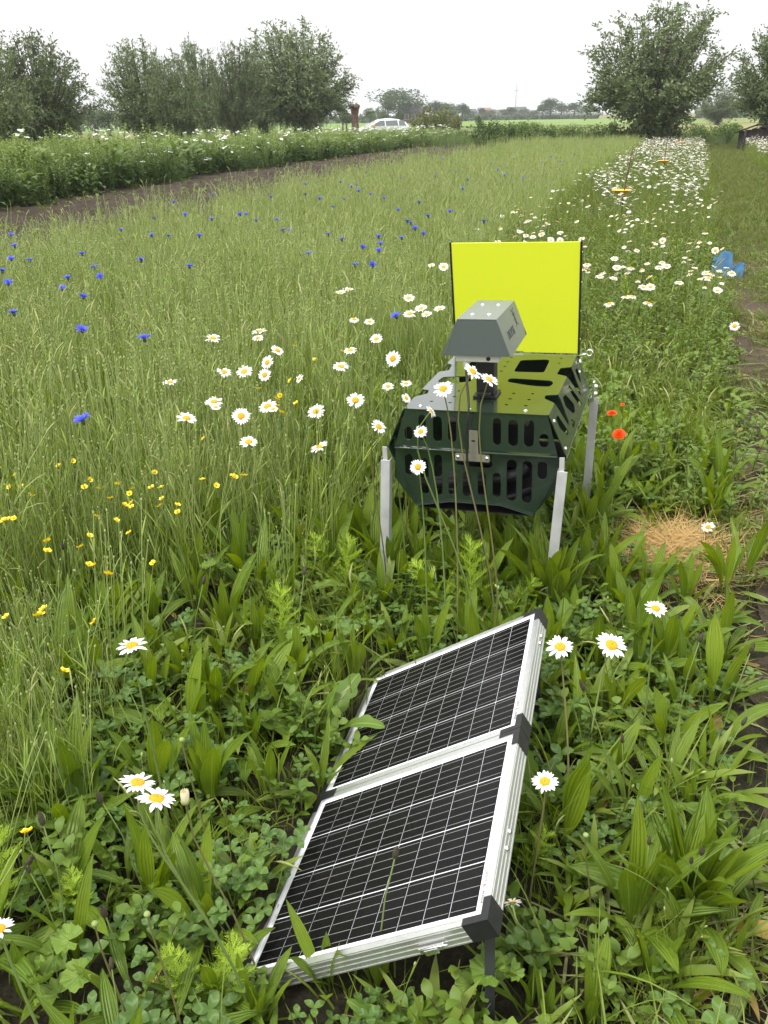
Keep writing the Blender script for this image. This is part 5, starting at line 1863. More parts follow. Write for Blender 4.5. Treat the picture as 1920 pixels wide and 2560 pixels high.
for x, y, v in sprinkle(1500, .6, 6.5, .05, 1.5, .13, .06, 80):
    rosette(PK, x, y, random.uniform(.15, .25), random.randint(6, 9), .0, 'plantain trodden flat on the path', 'flattened plantains on the path', (plant_flat, plant_flat if random.random() < .6 else plant_out), .25)
DK = ('lobed_weed', 'weed')
for px, py, L, n, up, lab in [
    (1080, 1300, .31, 6, .9, 'big lobed weed leaf standing in front of the station'),
    (1010, 1250, .20, 6, .6, 'lobed weed left of the big leaf in front of the station'),
    (930, 1300, .20, 6, .5, 'lobed weed near the left front leg of the station'),
    (690, 1610, .24, 7, .5, 'pale lobed weed beside the far left edge of the solar panel'),
    (560, 1300, .18, 6, .5, 'lobed weed at the border of the tall grass'),
    (200, 1790, .22, 8, .5, 'crinkled lobed weed in the clover left of the pair of daisies'),
    (110, 1770, .22, 8, .4, 'lobed weed near the left edge above the buttercup'),
    (60, 1640, .22, 8, .4, 'lobed weed at the left edge'),
    (1215, 1420, .22, 7, .2, 'lobed weed beside the far right corner of the solar panel'),
    (1590, 1830, .18, 6, .1, 'pale lobed weed flattened on the soil at the right edge'),
    (820, 1340, .18, 6, .4, 'lobed weed among the fennel plumes'),
    (420, 1260, .18, 6, .4, 'lobed weed behind the single daisy on the left')]:
    p = atz(px, py, 0)
    rosette(DK, p.x, p.y, L, n, up, lab, 'lobed weeds', (dand[:2], dand[2:]), .21)
    taken.append((p.x, p.y, .14))
for x, y, v in sprinkle(1500, .5, 4.6, -2.1, .25, .12, .15, 40):
    rosette(DK, x, y, random.uniform(.11, .18), random.randint(5, 8), .4, 'low rosette of toothed lobed leaves in the weed bed', 'toothed rosettes in the weed bed', (dand[:2], dand[2:]), .21)
# mallow: round pleated leaves on stalks
def mallow_leaf(seed):
    r = np.random.default_rng(seed)
    b = MB()
    vs, fs, ac, al = [(0, 0, 0)], [], [0], [0]
    n = 40
    for ring in (.5, 1.0):
        for k in range(n + 1):
            q = -2.75 + 5.5 * k / n
            rr_ = .030 * ring * (1 + (.075 * math.cos(q * 5) + .03 * math.cos(q * 25)) * ring)
            vs.append((rr_ * math.cos(q), rr_ * math.sin(q), .005 * ring * math.cos(q * 12) * ring + .010 * ring * ring))
            ac.append(q / 2.75)
            al.append(ring)
    for k in range(n):
        fs.append((0, 1 + k, 2 + k))
        fs.append((1 + k, 1 + n + 1 + k, 2 + n + 1 + k, 2 + k))
    b.add(vs, fs, 0, ac, al, True)
    return b.mesh('mallow_leaf', [M['mallow']])
ML = [mallow_leaf(k) for k in range(2)]
for px, py, n, s_, h, lab in [
    (1030, 2205, 6, .85, .19, 'yellow green mallow below the near right corner of the solar panel'),
    (1320, 1040, 8, 1.0, .20, 'pale mallow under the orange marigold'),
    (1290, 930, 6, .9, .24, 'mallow behind the rear leg of the station'),
    (1345, 1120, 7, 1.0, .16, 'mallow left of the tan dry grass'),
    (140, 2180, 6, 1.0, .15, 'mallow in the bottom left corner'),
    (655, 1470, 5, 1.0, .18, 'mallow left of the far corner of the solar panel'),
    (475, 1320, 4, .8, .22, 'mallow in front of the tall grass'),
    (1265, 1150, 5, .9, .14, 'mallow right of the right front leg')]:
    p = atz(px, py, 0)
    t = thing('mallow_plant', lab, 'mallow', (p.x, p.y, 0), (0, 0, random.uniform(0, 6)), 'mallows in the weeds')
    for k in range(n):
        a, d = k * 2.4, random.uniform(.02, .085)
        top = Vector((d * math.cos(a), d * math.sin(a), h * random.uniform(.55, 1.05)))
        b = MB()
        b.tube([(0, 0, 0), top * .5 + Vector((0, 0, .02)), top], .0014, 5)
        st = part('leaf_stalk', b, M['stem'], t)
        put('leaf', ML[k % 2], st, top, (random.gauss(-.25, .3), random.gauss(0, .35), random.uniform(0, 6.28)), s_ * random.uniform(.8, 1.25))
# fennel plumes
def fennel_mesh(seed):
    r = np.random.default_rng(seed)
    st, fr = MB(), MB()
    H = .24
    st.tube([(0, 0, -.02), (.004, 0, .1), (.0, .004, H * .7), (0, 0, H)], [.0026, .002, .0014, .0006], 5)
    def hair(p, d, L):
        q = p + d * L
        s_ = d.cross(Vector((.3, .2, .9))).normalized() * .0008
        fr.add([p - s_, p + s_, q], [(0, 1, 2)], 0, [0, 0, 0], [.2, .2, 1])
    for k in range(12):
        q = .12 + .86 * k / 12
        p = Vector((.004 * math.sin(q * 3), 0, H * q))
        for side in range(2):
            a = k * 1.9 + side * math.pi + r.normal(0, .3)
            L = .085 * (1 - q) ** .8 + .014
            d = Vector((math.cos(a) * .85, math.sin(a) * .85, .62)).normalized()
            fr.tube([p, p + d * L], [.0010, .0004], 3, 0, False)
            m_ = int(4 + L * 130)
            for j in range(m_):
                pp = p + d * (L * (j + .6) / m_)
                for s2 in (-1, 1):
                    sd_ = (d + d.cross(Vector((0, 0, 1))).normalized() * s2 * .9 + Vector((0, 0, r.uniform(-.2, .7)))).normalized()
                    l2 = .026 * (1 - .6 * j / m_)
                    hair(pp, sd_, l2)
                    for w_ in range(3):
                        hair(pp + sd_ * l2 * (.25 + .28 * w_), (sd_ + d * .7 + Vector(r.normal(0, .5, 3))).normalized(), .010)
    return st.mesh('fennel_stem', [M['fennel']]), fr.mesh('fennel_frond', [M['fennel']])
FN = [fennel_mesh(k) for k in range(3)]
for k, (px, py, s_, tl_, lab) in enumerate([
    (612, 1425, .95, .0, 'fennel plume left of the lobed pale weed'),
    (742, 1305, .95, .1, 'fennel plume in the middle, below the left front leg'),
    (712, 1285, .9, -.2, 'thin fennel plume behind the middle one'),
    (1012, 1350, 1.15, .0, 'tallest fennel plume in front of the station'),
    (975, 1350, .95, -.5, 'fennel leaning left in front of the station'),
    (1070, 1365, .85, .55, 'fennel leaning right above the solar panel'),
    (405, 1170, .8, .05, 'fennel plume at the border of the tall grass'),
    (400, 1240, .6, .1, 'short fennel under the one at the grass border'),
    (470, 2190, .72, .25, 'fennel leaning right below the left corner of the solar panel'),
    (405, 2200, .62, -.1, 'fennel at the bottom edge left of the panel'),
    (0, 1990, .85, .1, 'fennel at the left edge of the picture'),
    (150, 2010, .6, .2, 'fennel in the clover at lower left'),
    (1130, 1900, .55, .3, 'small fennel right of the near module'),
    (1345, 655, .9, 0, 'fennel right of the yellow board'),
    (1400, 650, .8, .1, 'second fennel right of the yellow board')]):
    p = atz(px, py, 0)
    t = thing('fennel_plant', lab, 'fennel', (p.x, p.y, 0), (random.gauss(0, .08), tl_, 0), 'fennel plumes in the weeds', s_ * 1.2)
    put('stem', FN[k % 3][0], t)
    put('frond', FN[k % 3][1], t)

# ------------------------------------------------------------------ flowers
def petal_mesh(mn, L, W, r0, a0, a1, prof=obovate, fold=.15, nseg=4, name='petal'):
    b = MB()
    b.leaf(L, W, prof, a0, a1, nseg, 1, fold, 0, (r0, 0, 0))
    return b.mesh(name, [M[mn]])
PET = [petal_mesh('petal_white', .0215, .0072, .0065, 1.38, 1.72), petal_mesh('petal_white', .0205, .0066, .0065, 1.25, 1.55), petal_mesh('petal_white', .0215, .0070, .0065, 1.5, 2.1)]
def disc_mesh():
    b = MB()
    b.lathe([(.0112, -.001), (.0114, .0014), (.0095, .0038), (.0055, .0052), (.001, .0050)], 18)
    b.lathe([(.001, -.006), (.0055, -.0045), (.0095, -.001)], 12, 1)
    return b.mesh('daisy_disc', [M['disc'], M['stem']])
DISC = disc_mesh()
def ring_mesh(seed, miss=0.0, sag=0.0):
    r = np.random.default_rng(seed)
    b = MB()
    n = 19
    for k in range(n):
        if r.uniform() < miss:
            continue
        b.leaf(.0215 * r.uniform(.9, 1.06), .0072, obovate, 1.38 + r.normal(0, .1) + sag, 1.70 + r.normal(0, .15) + sag, 3, 1, .15, 0, (.0065 * math.cos(k * 6.283 / n), .0065 * math.sin(k * 6.283 / n), r.normal(0, .0003)), k * 6.283 / n + r.normal(0, .06))
    return b.mesh('daisy_petals', [M['petal_white']])
RING = [ring_mesh(1), ring_mesh(2, .08), ring_mesh(3, .1, .25), ring_mesh(4, .0, -.25), ring_mesh(5, .45, .1), ring_mesh(6, .12, .7)]
def stem_mesh(base, head, axis, rad, mn='stem', n=5):
    """curved stem from base to head, meeting the head along its axis"""
    b = MB()
    L = (head - base).length
    p1 = base + Vector((0, 0, L * .5))
    p2 = head - axis * L * .22
    pts = []
    for k in range(n + 1):
        q = k / n
        pts.append(base * (1 - q) ** 3 + p1 * 3 * q * (1 - q) ** 2 + p2 * 3 * q * q * (1 - q) + head * q ** 3)
    b.tube(pts, [rad * (1.25 - .45 * k / n) for k in range(n + 1)], 5, 0, False)
    return b.mesh('stem', [M[mn]])
def headmat(head, axis, s_):
    return Matrix.Translation(head) @ axis.to_track_quat('Z', 'Y').to_matrix().to_4x4() @ Matrix.Rotation(random.uniform(0, 6.28), 4, 'Z') @ Matrix.Scale(s_, 4)
def facing(p, aspect, roll):
    """direction a flower looks so that it is seen with this height to width ratio"""
    v = Vector((0, 0, CAM_H)) - p
    hz = Vector((v.x, v.y, 0)).normalized()
    dep = math.atan2(v.z, Vector((v.x, v.y)).length)
    tau = math.asin(max(-.99, min(.98, aspect))) - dep
    a = Vector((0, 0, 1)) * math.cos(tau) + hz * math.sin(tau)
    side = hz.cross(Vector((0, 0, 1)))
    return (a + side * roll).normalized()
def daisy(px, py, diam, aspect, where, label, group, roll=None, off=None, fine=False, reddish=False):
    p = aty(px, py, -where) if where < 0 else atz(px, py, where)
    s_ = max(.62, min(1.35, diam * depth(p) / 1890 / .056))
    ax = facing(p, aspect, random.gauss(0, .12) if roll is None else roll)
    if off is None:
        off = (random.gauss(0, .04), random.gauss(0, .04))
    base = Vector((p.x + off[0], p.y + off[1], 0))
    t = thing('daisy', label, 'daisy', base, (0, 0, 0), group)
    h = p - base
    put('stem', stem_mesh(Vector((0, 0, -.02)), h - ax * .004, ax, .0019 * (1.3 if fine else 1), 'stem_red' if reddish else 'stem', 8 if fine else 5), t)
    HM = headmat(h, ax, s_)
    put('disc', DISC, t).matrix_basis = HM
    if fine:
        n = 20
        for k in range(n):
            if random.random() < .03:
                continue
            o = put('petal', random.choice(PET[:2] if random.random() < .85 else PET), t)
            o.matrix_basis = HM @ Matrix.Rotation(k * 6.283 / n + random.gauss(0, .05), 4, 'Z') @ Matrix.Rotation(random.gauss(0, .08), 4, 'Y') @ Matrix.Scale(random.uniform(.92, 1.08), 4)
    else:
        put('petals', random.choice(RING[:4]), t).matrix_basis = HM
    return t
NEAR = [  # px, py, diameter, aspect, height above ground (or -distance), label, stem offset, roll
    (285, 1395, 66, .52, .62, 'daisy alone at left, seen side on above the plantains', (.02, .0), None),
    (297, 1692, 80, .50, .55, 'left and upper of the two daisies side by side at lower left', (.14, -.02), -.25),
    (338, 1727, 88, .50, .56, 'right and lower of the two daisies side by side at lower left', (.13, -.03), -.3),
    (-2, 2008, 70, .6, .55, 'daisy cut off by the left edge of the picture', (.06, -.03), None),
    (1210, 1398, 60, .80, .50, 'daisy just right of the far corner of the solar panel', (.03, -.10), .1),
    (1321, 1394, 68, .78, .50, 'daisy facing the camera, right of the one at the panel corner', (-.06, -.10), -.2),
    (1416, 1315, 50, .66, .45, 'daisy on a straight stem beside the path, right of the dry grass', (.01, .0), 0),
    (1177, 1689, 58, .84, .40, 'daisy against the right side of the near module', (-.01, .02), .1),
    (1107, 1950, 42, -.35, .30, 'upside down daisy hanging beside the near right corner of the panel', (.06, .12), .2),
    (957, 840, 46, .72, -2.50, 'left one of three daisies in front of the camera column', (.05, -.10), .2),
    (1020, 803, 48, .55, -2.45, 'highest daisy, in front of the column under the hood', (.10, -.05), -.7),
    (1056, 820, 44, .50, -2.45, 'right one of three daisies in front of the camera column', (.06, -.04), -.4),
    (931, 889, 30, .55, -2.45, 'tilted daisy on a curved stem below the left corner of the top plate', (.16, -.05), -1.2),
    (909, 933, 32, .85, -2.45, 'daisy in front of the upper left slots of the station', (.08, -.05), .3),
    (903, 1009, 38, .92, -2.40, 'daisy in front of the lower left slots of the station', (.03, .0), .1),
    (818, 922, 36, .80, -2.75, 'daisy left of the widest edge of the station', (.02, .05), -.5),
    (877, 860, 24, .80, -2.85, 'small daisy at the left corner of the top plate', (.0, .0), -.6),
    (877, 829, 28, .50, -2.9, 'flat daisy left of the top plate', (.0, .05), 0),
    (838, 835, 28, .60, -3.0, 'small daisy left of the flat one beside the top plate', (.0, .05), 0),
    (768, 865, 50, .85, .58, 'large round daisy between the tall grass and the station', (.02, .0), 0),
    (849, 775, 36, 1.1, .68, 'daisy facing sideways above the large round one', (.02, .0), .4),
    (683, 889, 46, .72, .56, 'daisy left of the large round one', (.02, .0), .3),
    (690, 966, 44, .38, .52, 'daisy seen from the side with raised petals, below the row', (.03, .0), .4),
    (537, 955, 42, .62, .55, 'lowest daisy in the grass, a petal sticking up behind it', (.02, .0), 0),
    (403, 904, 56, .55, .62, 'leftmost large daisy in the tall grass', (.02, .0), -.2),
    (521, 899, 42, .88, .60, 'round daisy second from the left in the tall grass', (.02, .0), 0),
    (462, 868, 40, .50, .62, 'wilting daisy above the leftmost large one', (.02, .0), .1),
    (578, 878, 44, .65, .60, 'daisy in a touching pair right of the round one', (.02, .0), .3),
    (528, 803, 42, .62, .66, 'daisy above the round one in the tall grass', (.02, .0), .2),
    (484, 804, 36, .55, .66, 'daisy left neighbour of the one above the round daisy', (.02, .0), -.3),
    (572, 810, 30, .95, .66, 'lower daisy of a stacked pair in the tall grass', (.02, .0), .3),
    (578, 783, 32, .90, .67, 'upper daisy of a stacked pair in the tall grass', (.02, .0), .6),
    (599, 757, 30, .70, .68, 'daisy seen from behind above the stacked pair', (.02, .0), -.5),
    (460, 731, 42, .50, .70, 'highest large daisy on the left side of the grass', (.02, .0), -.1),
    (560, 716, 50, .22, .70, 'flat wide daisy seen edge on above the others', (.02, .0), 0),
    (557, 731, 26, .50, .69, 'small daisy under the flat wide one', (.02, .0), 0),
    (367, 826, 34, .32, .66, 'small flat daisy at the far left of the daisies in the grass', (.02, .0), 0),
    (647, 818, 22, .7, .62, 'nodding daisy hanging from a bent stem', (.05, .0), .9),
    (736, 792, 38, .45, .66, 'daisy alone above the large round one, left of the sideways one', (.02, .0), 0),
    (1530, 1139, 30, .8, .12, 'ragged daisy with missing petals lying by the path', (.05, .02), .3)]
for e in NEAR:
    daisy(e[0], e[1], e[2], e[3], e[4], e[5], 'large daisies near the camera', e[7], e[6], True, random.random() < .35)
MID_L = [
    (757, 757, 30, 0.5, 'tilted daisy left of the sideways one, deep in the grass'),
    (765, 690, 24, 0.5, 'small daisy at the grass edge, left one of two slanted ones'),
    (798, 695, 24, 0.55, 'small daisy at the grass edge, right one of two slanted ones'),
    (735, 633, 36, 0.3, 'left half of the flat double daisy high in the grass'),
    (752, 627, 30, 0.3, 'right half of the flat double daisy high in the grass'),
    (813, 733, 30, 0.7, 'daisy above the sideways one left of the hood'),
    (885, 678, 40, 0.55, 'daisy touching the blue cornflower beside the hood'),
    (910, 667, 40, 0.5, 'wide daisy right above the one touching the cornflower'),
    (883, 645, 30, 0.6, 'daisy leaning left above the cornflower pair'),
    (922, 680, 26, 0.5, 'daisy seen from below, right of the cornflower cluster'),
    (950, 668, 28, 0.4, 'flat daisy left of the lower left board edge'),
    (958, 577, 24, 0.8, 'round daisy beside the left edge of the yellow board'),
    (932, 573, 16, 0.5, 'daisy bud like small flower left of the board edge'),
    (590, 884, 24, 0.5, 'small daisy at the right of the touching pair'),
    (466, 880, 24, 0.5, 'small daisy under the wilting one at left')]
for q in MID_L:
    daisy(q[0], q[1], q[2], q[3], .66, q[4], 'daisies left of the yellow board')
MID_R = [
    (1327, 560, 38, 0.55, 'upper large daisy of the pair right of the board'),
    (1332, 579, 34, 0.65, 'lower large daisy of the pair right of the board'),
    (1268, 571, 26, 0.4, 'flat daisy touching the right edge of the board'),
    (1295, 598, 28, 0.35, 'low flat daisy just right of the board, left one'),
    (1325, 603, 28, 0.35, 'low flat daisy just right of the board, right one'),
    (1316, 656, 36, 0.4, 'wide flat daisy lowest near the right board edge'),
    (1352, 642, 26, 0.25, 'thin edge on daisy above the wide flat one'),
    (1362, 579, 30, 0.35, 'flat daisy right of the large pair by the board'),
    (1440, 575, 38, 0.55, 'large daisy of the touching pair midway to the crate'),
    (1424, 578, 26, 0.45, 'small daisy of the touching pair midway to the crate'),
    (1405, 620, 32, 0.7, 'right daisy of the double flower below the touching pair'),
    (1389, 621, 34, 0.5, 'left daisy of the double flower below the touching pair'),
    (1467, 611, 34, 0.35, 'flat daisy halfway between the double flower and the crate'),
    (1525, 590, 38, 0.5, 'large daisy in front of the left side of the blue crate'),
    (1530, 599, 40, 0.2, 'edge on daisy just under the large one at the crate'),
    (1550, 628, 28, 0.6, 'daisy below the blue crate'),
    (1545, 541, 24, 0.9, 'daisy above the left rim of the blue crate'),
    (1581, 590, 36, 0.55, 'tilted daisy in front of the right side of the blue crate'),
    (1400, 655, 26, 0.4, 'lowest flat daisy under the double flower'),
    (1587, 704, 24, 0.9, 'ragged daisy at the path edge below the crate'),
    (1431, 520, 22, 0.9, 'upright round daisy alone above the touching pair'),
    (1170, 506, 22, 0.7, 'middle daisy peeping over the top edge of the board'),
    (1190, 519, 24, 0.7, 'daisy on the top edge of the board, left of the last two'),
    (1210, 520, 22, 0.9, 'rightmost round daisy on the top edge of the board'),
    (1121, 501, 24, 0.55, 'leftmost daisy of the cluster above the board'),
    (1136, 508, 20, 0.5, 'second daisy of the cluster above the board'),
    (1151, 513, 18, 0.5, 'third daisy of the cluster above the board'),
    (1075, 522, 18, 0.4, 'flat daisy on the top edge of the board, far left'),
    (1030, 496, 22, 0.35, 'flat white daisy alone left above the board'),
    (1210, 503, 18, 0.5, 'daisy above the rightmost one on the board top'),
    (1085, 467, 20, 0.5, 'double daisy high above the board in the pale grass'),
    (1365, 640, 22, 0.3, 'edge on daisy right of the thin one, below the flat daisies')]
for q in MID_R:
    daisy(q[0], q[1], q[2], q[3], .46, q[4], 'daisies around the yellow board')
# the daisy strip
def strip_flowers(n, u0, u1, v0, v1, pw):
    u = u0 + (u1 - u0) * rng.uniform(0, 1, n) ** pw
    v = v0 + (v1 - v0) * rng.uniform(0, 1, n) ** .9
    keep_ = rng.uniform(0, 1, n) < (.40 + .75 * np.sin(1.9 * u + 2.3 * v) * np.sin(1.1 * u - 3.1 * v) + .15)
    u, v = u[keep_], v[keep_]
    o = np.argsort(u)
    return u[o], v[o]
CST = MB()
CST.tube([(0, 0, -.02), (.012, 0, .25), (0, 0, .5)], [.0026, .0022, .0018], 4)
CST = CST.mesh('stem', [M['stem']])
uS, vS = strip_flowers(1650, 6.8, 47, -2.05, .38, 1.25)
near_k = 0
for u_, v_ in zip(uS, vS):
    if near_k >= 213:
        break
    x, y = uv2xy(u_, v_)
    h = random.uniform(.40, .60)
    if hides(x, y, 0, h)[0]:
        continue
    t = thing('daisy', 'small white daisy among the many in the strip left of the path', 'daisy', (float(x), float(y), 0), (0, 0, 0), 'daisies in the strip by the path')
    st = put('stem', CST, t, (0, 0, 0), (0, 0, random.uniform(0, 6)), (1, 1, h / .5))
    ax = Vector((random.gauss(-.25, .28), random.gauss(.02, .26), 1)).normalized()
    HM = headmat(Vector((0, 0, h)), ax, random.uniform(.78, 1.15))
    put('disc', DISC, t).matrix_basis = HM
    put('petals', random.choice(RING), t).matrix_basis = HM
    near_k += 1
    last_u = u_
def far_daisy(seed, h=.52, s_=1.25):
    r = np.random.default_rng(seed)
    b = MB()
    for k in range(2):
        o = Vector((r.normal(0, .05), r.normal(0, .05), 0))
        hh = h * r.uniform(.85, 1.1)
        b.tube([o, o + Vector((.02, 0, hh))], .003, 3, 2, False)
        ax = Vector((r.normal(-.2, .3), r.normal(.10, .25), 1)).normalized()
        mt = Matrix.Translation(o + Vector((.02, 0, hh))) @ ax.to_track_quat('Z', 'Y').to_matrix().to_4x4() @ Matrix.Scale(s_, 4)
        b.lathe([(.001, .0025), (.0055, .0025), (.006, 0)], 6, 1, mt)
        n = 12
        vs, fs = [], []
        for i in range(n):
            a0 = i * 6.283 / n
            rr_ = .026 * r.uniform(.9, 1.05)
            oo = len(vs)
            for rr2, da in ((.008, -.12), (rr_ * .7, -.22), (rr_, 0), (rr_ * .7, .22), (.008, .12)):
                vs.append(mt @ Vector((rr2 * math.cos(a0 + da), rr2 * math.sin(a0 + da), .001 - .003 * (rr2 / .026) ** 2)))
            fs.append((oo, oo + 1, oo + 2, oo + 3, oo + 4))
        b.add(vs, fs, 0)
    return b.mesh('far_daisy', [M['petal_white'], M['disc'], M['stem']])
FD = [far_daisy(400 + k) for k in range(5)]
kk = uS > last_u
u_, v_ = uS[kk], vS[kk]
u2 = last_u + (47 - last_u) * rng.uniform(0, 1, 420) ** .6
v2 = rng.uniform(-2.0, .38, 420)
u_, v_ = np.r_[u_, u2], np.r_[v_, v2]
x, y = uv2xy(u_, v_)
scatter('distant_daisies', FD, np.c_[x, y, 0 * x], spin(len(x), .06), rng.uniform(.8, 1.15, len(x)), rng.integers(0, 5, len(x)), 'white daisies beyond counting at the far end of the strip')
P = fill(14, 49, 2.0, 6.0, 15, 120, .5)
scatter('distant_daisies', FD, np.c_[P[0], P[1], P[2]], spin(len(P[0]), .06), rng.uniform(.85, 1.2, len(P[0])), rng.integers(0, 5, len(P[0])), 'dense white daisies in the strip beyond the path')
# white flowers on the bank
def bank_flower(seed):
    r = np.random.default_rng(seed)
    b = MB()
    b.tube([(0, 0, -.5), (.02, 0, -.2), (0, 0, 0)], .004, 3, 1, False)
    for q in range(3):
        o = Vector((r.normal(0, .03), r.normal(0, .03), r.normal(0, .015)))
        n = 9
        vs = [o + Vector((0, 0, .008))]
        for i in range(n):
            rr_ = .036 * r.uniform(.75, 1.1)
            vs.append(o + Vector((rr_ * math.cos(i * 6.283 / n), rr_ * math.sin(i * 6.283 / n), r.normal(0, .006))))
        b.add(vs, [(0, 1 + i, 1 + (i + 1) % n) for i in range(n)], 0)
    return b.mesh('white_flower', [M['petal_white'], M['stem']])
BF = [bank_flower(k) for k in range(4)]
n = 0
while n < 280:
    u_ = 7 + 53 * random.random() ** .8
    v_ = float(VF(u_)) - .1 - 3.6 * random.random() ** 1.2 if random.random() < .62 else float(VF(u_)) + random.uniform(-.35, .2)
    x, y = uv2xy(u_, v_)
    z = float(np.interp(u_, [8, 18, 26, 36, 47, 62], [1.42, 1.35, 1.24, 1.12, 1.02, .95])) * random.uniform(.92, 1.12) if v_ < float(VF(u_)) - .45 else random.uniform(.45, 1.15)
    px, py, d = proj((float(x), float(y), z))
    if not (-20 < px[0] < 1150):
        continue
    o = put('white_flower', BF[n % 4], None, (float(x), float(y), z), (random.gauss(0, .2), random.gauss(0, .2), random.uniform(0, 6)), random.uniform(.8, 1.5))
    props(o, 'small white flower head on the green herb bank beyond the ploughed soil', 'flower', 'white flowers on the bank')
    n += 1
# daisy buds and the half open one
def bud_thing(px, py, z, label, half=False, off=(.03, 0)):
    p = atz(px, py, z)
    base = Vector((p.x + off[0], p.y + off[1], 0))
    t = thing('daisy_bud', label, 'daisy bud', base, (0, 0, 0), 'daisy buds')
    h = p - base
    ax = Vector((random.gauss(0, .1), random.gauss(0, .1), 1)).normalized()
    put('stem', stem_mesh(Vector((0, 0, -.02)), h, ax, .0019, 'stem_red'), t)
    b = MB()
    HM = headmat(h, ax, 1.0 if half else .72)
    b.lathe([(.001, -.004), (.0065, -.001), (.0085, .004), (.0068, .0085), (.001, .010)], 10)
    put('calyx', b.mesh('calyx', [M['bud']]), t).matrix_basis = HM
    b = MB()
    for k in range(12):
        b.leaf(.024 if half else .009, .007, obovate, .35 if half else -.25, -.15 if half else -.9, 4, 1, .2, 0, (.006 * math.cos(k * .524), .006 * math.sin(k * .524), .003), k * .524)
    put('petals', b.mesh('petals', [M['petal_cream']]), t).matrix_basis = HM
bud_thing(400, 1735, .50, 'half open cream daisy right of the pair of daisies', True, (.11, -.03))
for px, py, z, lab in [(1265, 1806, .26, 'round cream daisy bud right of the near module'), (205, 1998, .36, 'cream daisy bud at lower left, left of the taller one'), (318, 1977, .38, 'cream daisy bud below the pair of daisies'), (393, 1600, .40, 'tiny pale bud on a plantain leaf above the pair of daisies')]:
    bud_thing(px, py, z, lab)
# cornflowers
def corn_mesh(seed):
    r = np.random.default_rng(seed)
    b = MB()
    for k in range(10):
        a = k * .628 + r.normal(0, .12)
        for j in (-1, 0, 1):
            b.leaf(.023 * r.uniform(.9, 1.1), .008, obovate, .85 + r.normal(0, .12), 1.25 + r.normal(0, .2), 3, 1, .3, 0, (.0035 * math.cos(a), .0035 * math.sin(a), .011), a + j * .22)
    for k in range(9):
        b.leaf(.014, .0045, oval, .2 + r.uniform(0, .4), .5, 2, 1, .3, 0, (.002 * math.cos(k * .7), .002 * math.sin(k * .7), .012), k * .7)
    return b.mesh('cornflower_florets', [M['cornflower']])
CF = [corn_mesh(k) for k in range(3)]
b = MB()
b.lathe([(.001, -.004), (.0058, .0), (.0075, .005), (.0062, .0105), (.0045, .014)], 9)
CAL = b.mesh('calyx', [M['calyx']])
def cornflower(px, py, z, label, s_=1.15, P=None):
    p = atz(px, py, z) if P is None else P
    t = thing('cornflower', label, 'cornflower', (p.x, p.y, 0), (0, 0, 0), 'blue cornflowers in the tall grass')
    ax = Vector((random.gauss(0, .18), random.gauss(-.15, .18), 1)).normalized()
    h = Vector((random.gauss(0, .01), 0, p.z))
    put('stem', CST, t, (0, 0, 0), (0, 0, random.uniform(0, 6)), (1, 1, h.z / .5))
    HM = headmat(Vector((0, 0, h.z)), ax, s_ * random.uniform(.9, 1.15))
    put('calyx', CAL, t).matrix_basis = HM
    put('florets', random.choice(CF), t).matrix_basis = HM
for px, py, lab in [(183, 915, 'lowest and nearest cornflower, alone at left in the grass'), (313, 738, 'cornflower alone left of the leftmost daisies'), (178, 718, 'dark cornflower seen side on above the nearest one'), (858, 688, 'cornflower touching the daisies left of the camera hood'), (180, 646, 'big cornflower in the pair at upper left'), (135, 627, 'cornflower left neighbour of the big one'), (218, 601, 'cornflower above and right of the big one'), (31, 682, 'dark cornflower at the left edge'), (65, 567, 'cornflower near the left edge, upper one'), (178, 552, 'cornflower between the two upper left ones'), (305, 567, 'cornflower left of the small one in the middle grass'), (410, 580, 'cornflower in the middle of the left grass')]:
    cornflower(px, py, .70, lab, 1.2)
for px, py in [(376, 438), (460, 423), (400, 467), (335, 475), (458, 477), (520, 466), (532, 466), (600, 478), (628, 500), (612, 502), (585, 428), (660, 423), (745, 433), (770, 402), (775, 415), (800, 422), (790, 375), (805, 577), (768, 578), (667, 552), (818, 515), (822, 530), (819, 545), (860, 456), (880, 482), (887, 485), (897, 497), (868, 518), (926, 470), (972, 460), (1045, 482), (940, 382), (1130, 385), (710, 510), (740, 521), (430, 513), (367, 515), (329, 512), (262, 500), (25, 510), (33, 535), (5, 590), (915, 508), (783, 538), (690, 431), (1075, 368), (1090, 380), (1060, 355), (1170, 352), (1010, 390), (985, 372), (955, 345), (1110, 345), (1300, 325), (760, 405), (735, 395), (830, 430), (905, 440), (865, 385), (660, 400), (1210, 350), (1190, 340), (1240, 335), (25, 563), (148, 605), (205, 582), (18, 616), (553, 480), (720, 450), (1000, 410)]:
    cornflower(px, py, .70, 'small blue cornflower standing in the tall pale grass', 1.15)
# buttercups
b = MB()
for k in range(5):
    b.leaf(.0135, .0145, obovate, .75, 1.15, 4, 1, -.25, 0, (.0012 * math.cos(k * 1.2566), .0012 * math.sin(k * 1.2566), 0), k * 1.2566)
BCP = b.mesh('petals', [M['buttercup']])
b = MB()
b.lathe([(.001, -.001), (.0035, .001), (.003, .005), (.001, .006)], 8)
BCC = b.mesh('buttercup_centre', [M['disc']])
def buttercup(px, py, z, label):
    p = atz(px, py, z)
    base = Vector((p.x + random.gauss(0, .03), p.y + random.gauss(0, .03), 0))
    t = thing('buttercup', label, 'buttercup', base, (0, 0, 0), 'yellow buttercups')
    h = p - base
    ax = Vector((random.gauss(0, .5), random.gauss(.1, .5), 1)).normalized()
    put('stem', stem_mesh(Vector((0, 0, -.02)), h, ax, .0011), t)
    HM = headmat(h, ax, random.uniform(.8, 1.08))
    put('petals', BCP, t).matrix_basis = HM
    put('centre', BCC, t).matrix_basis = HM
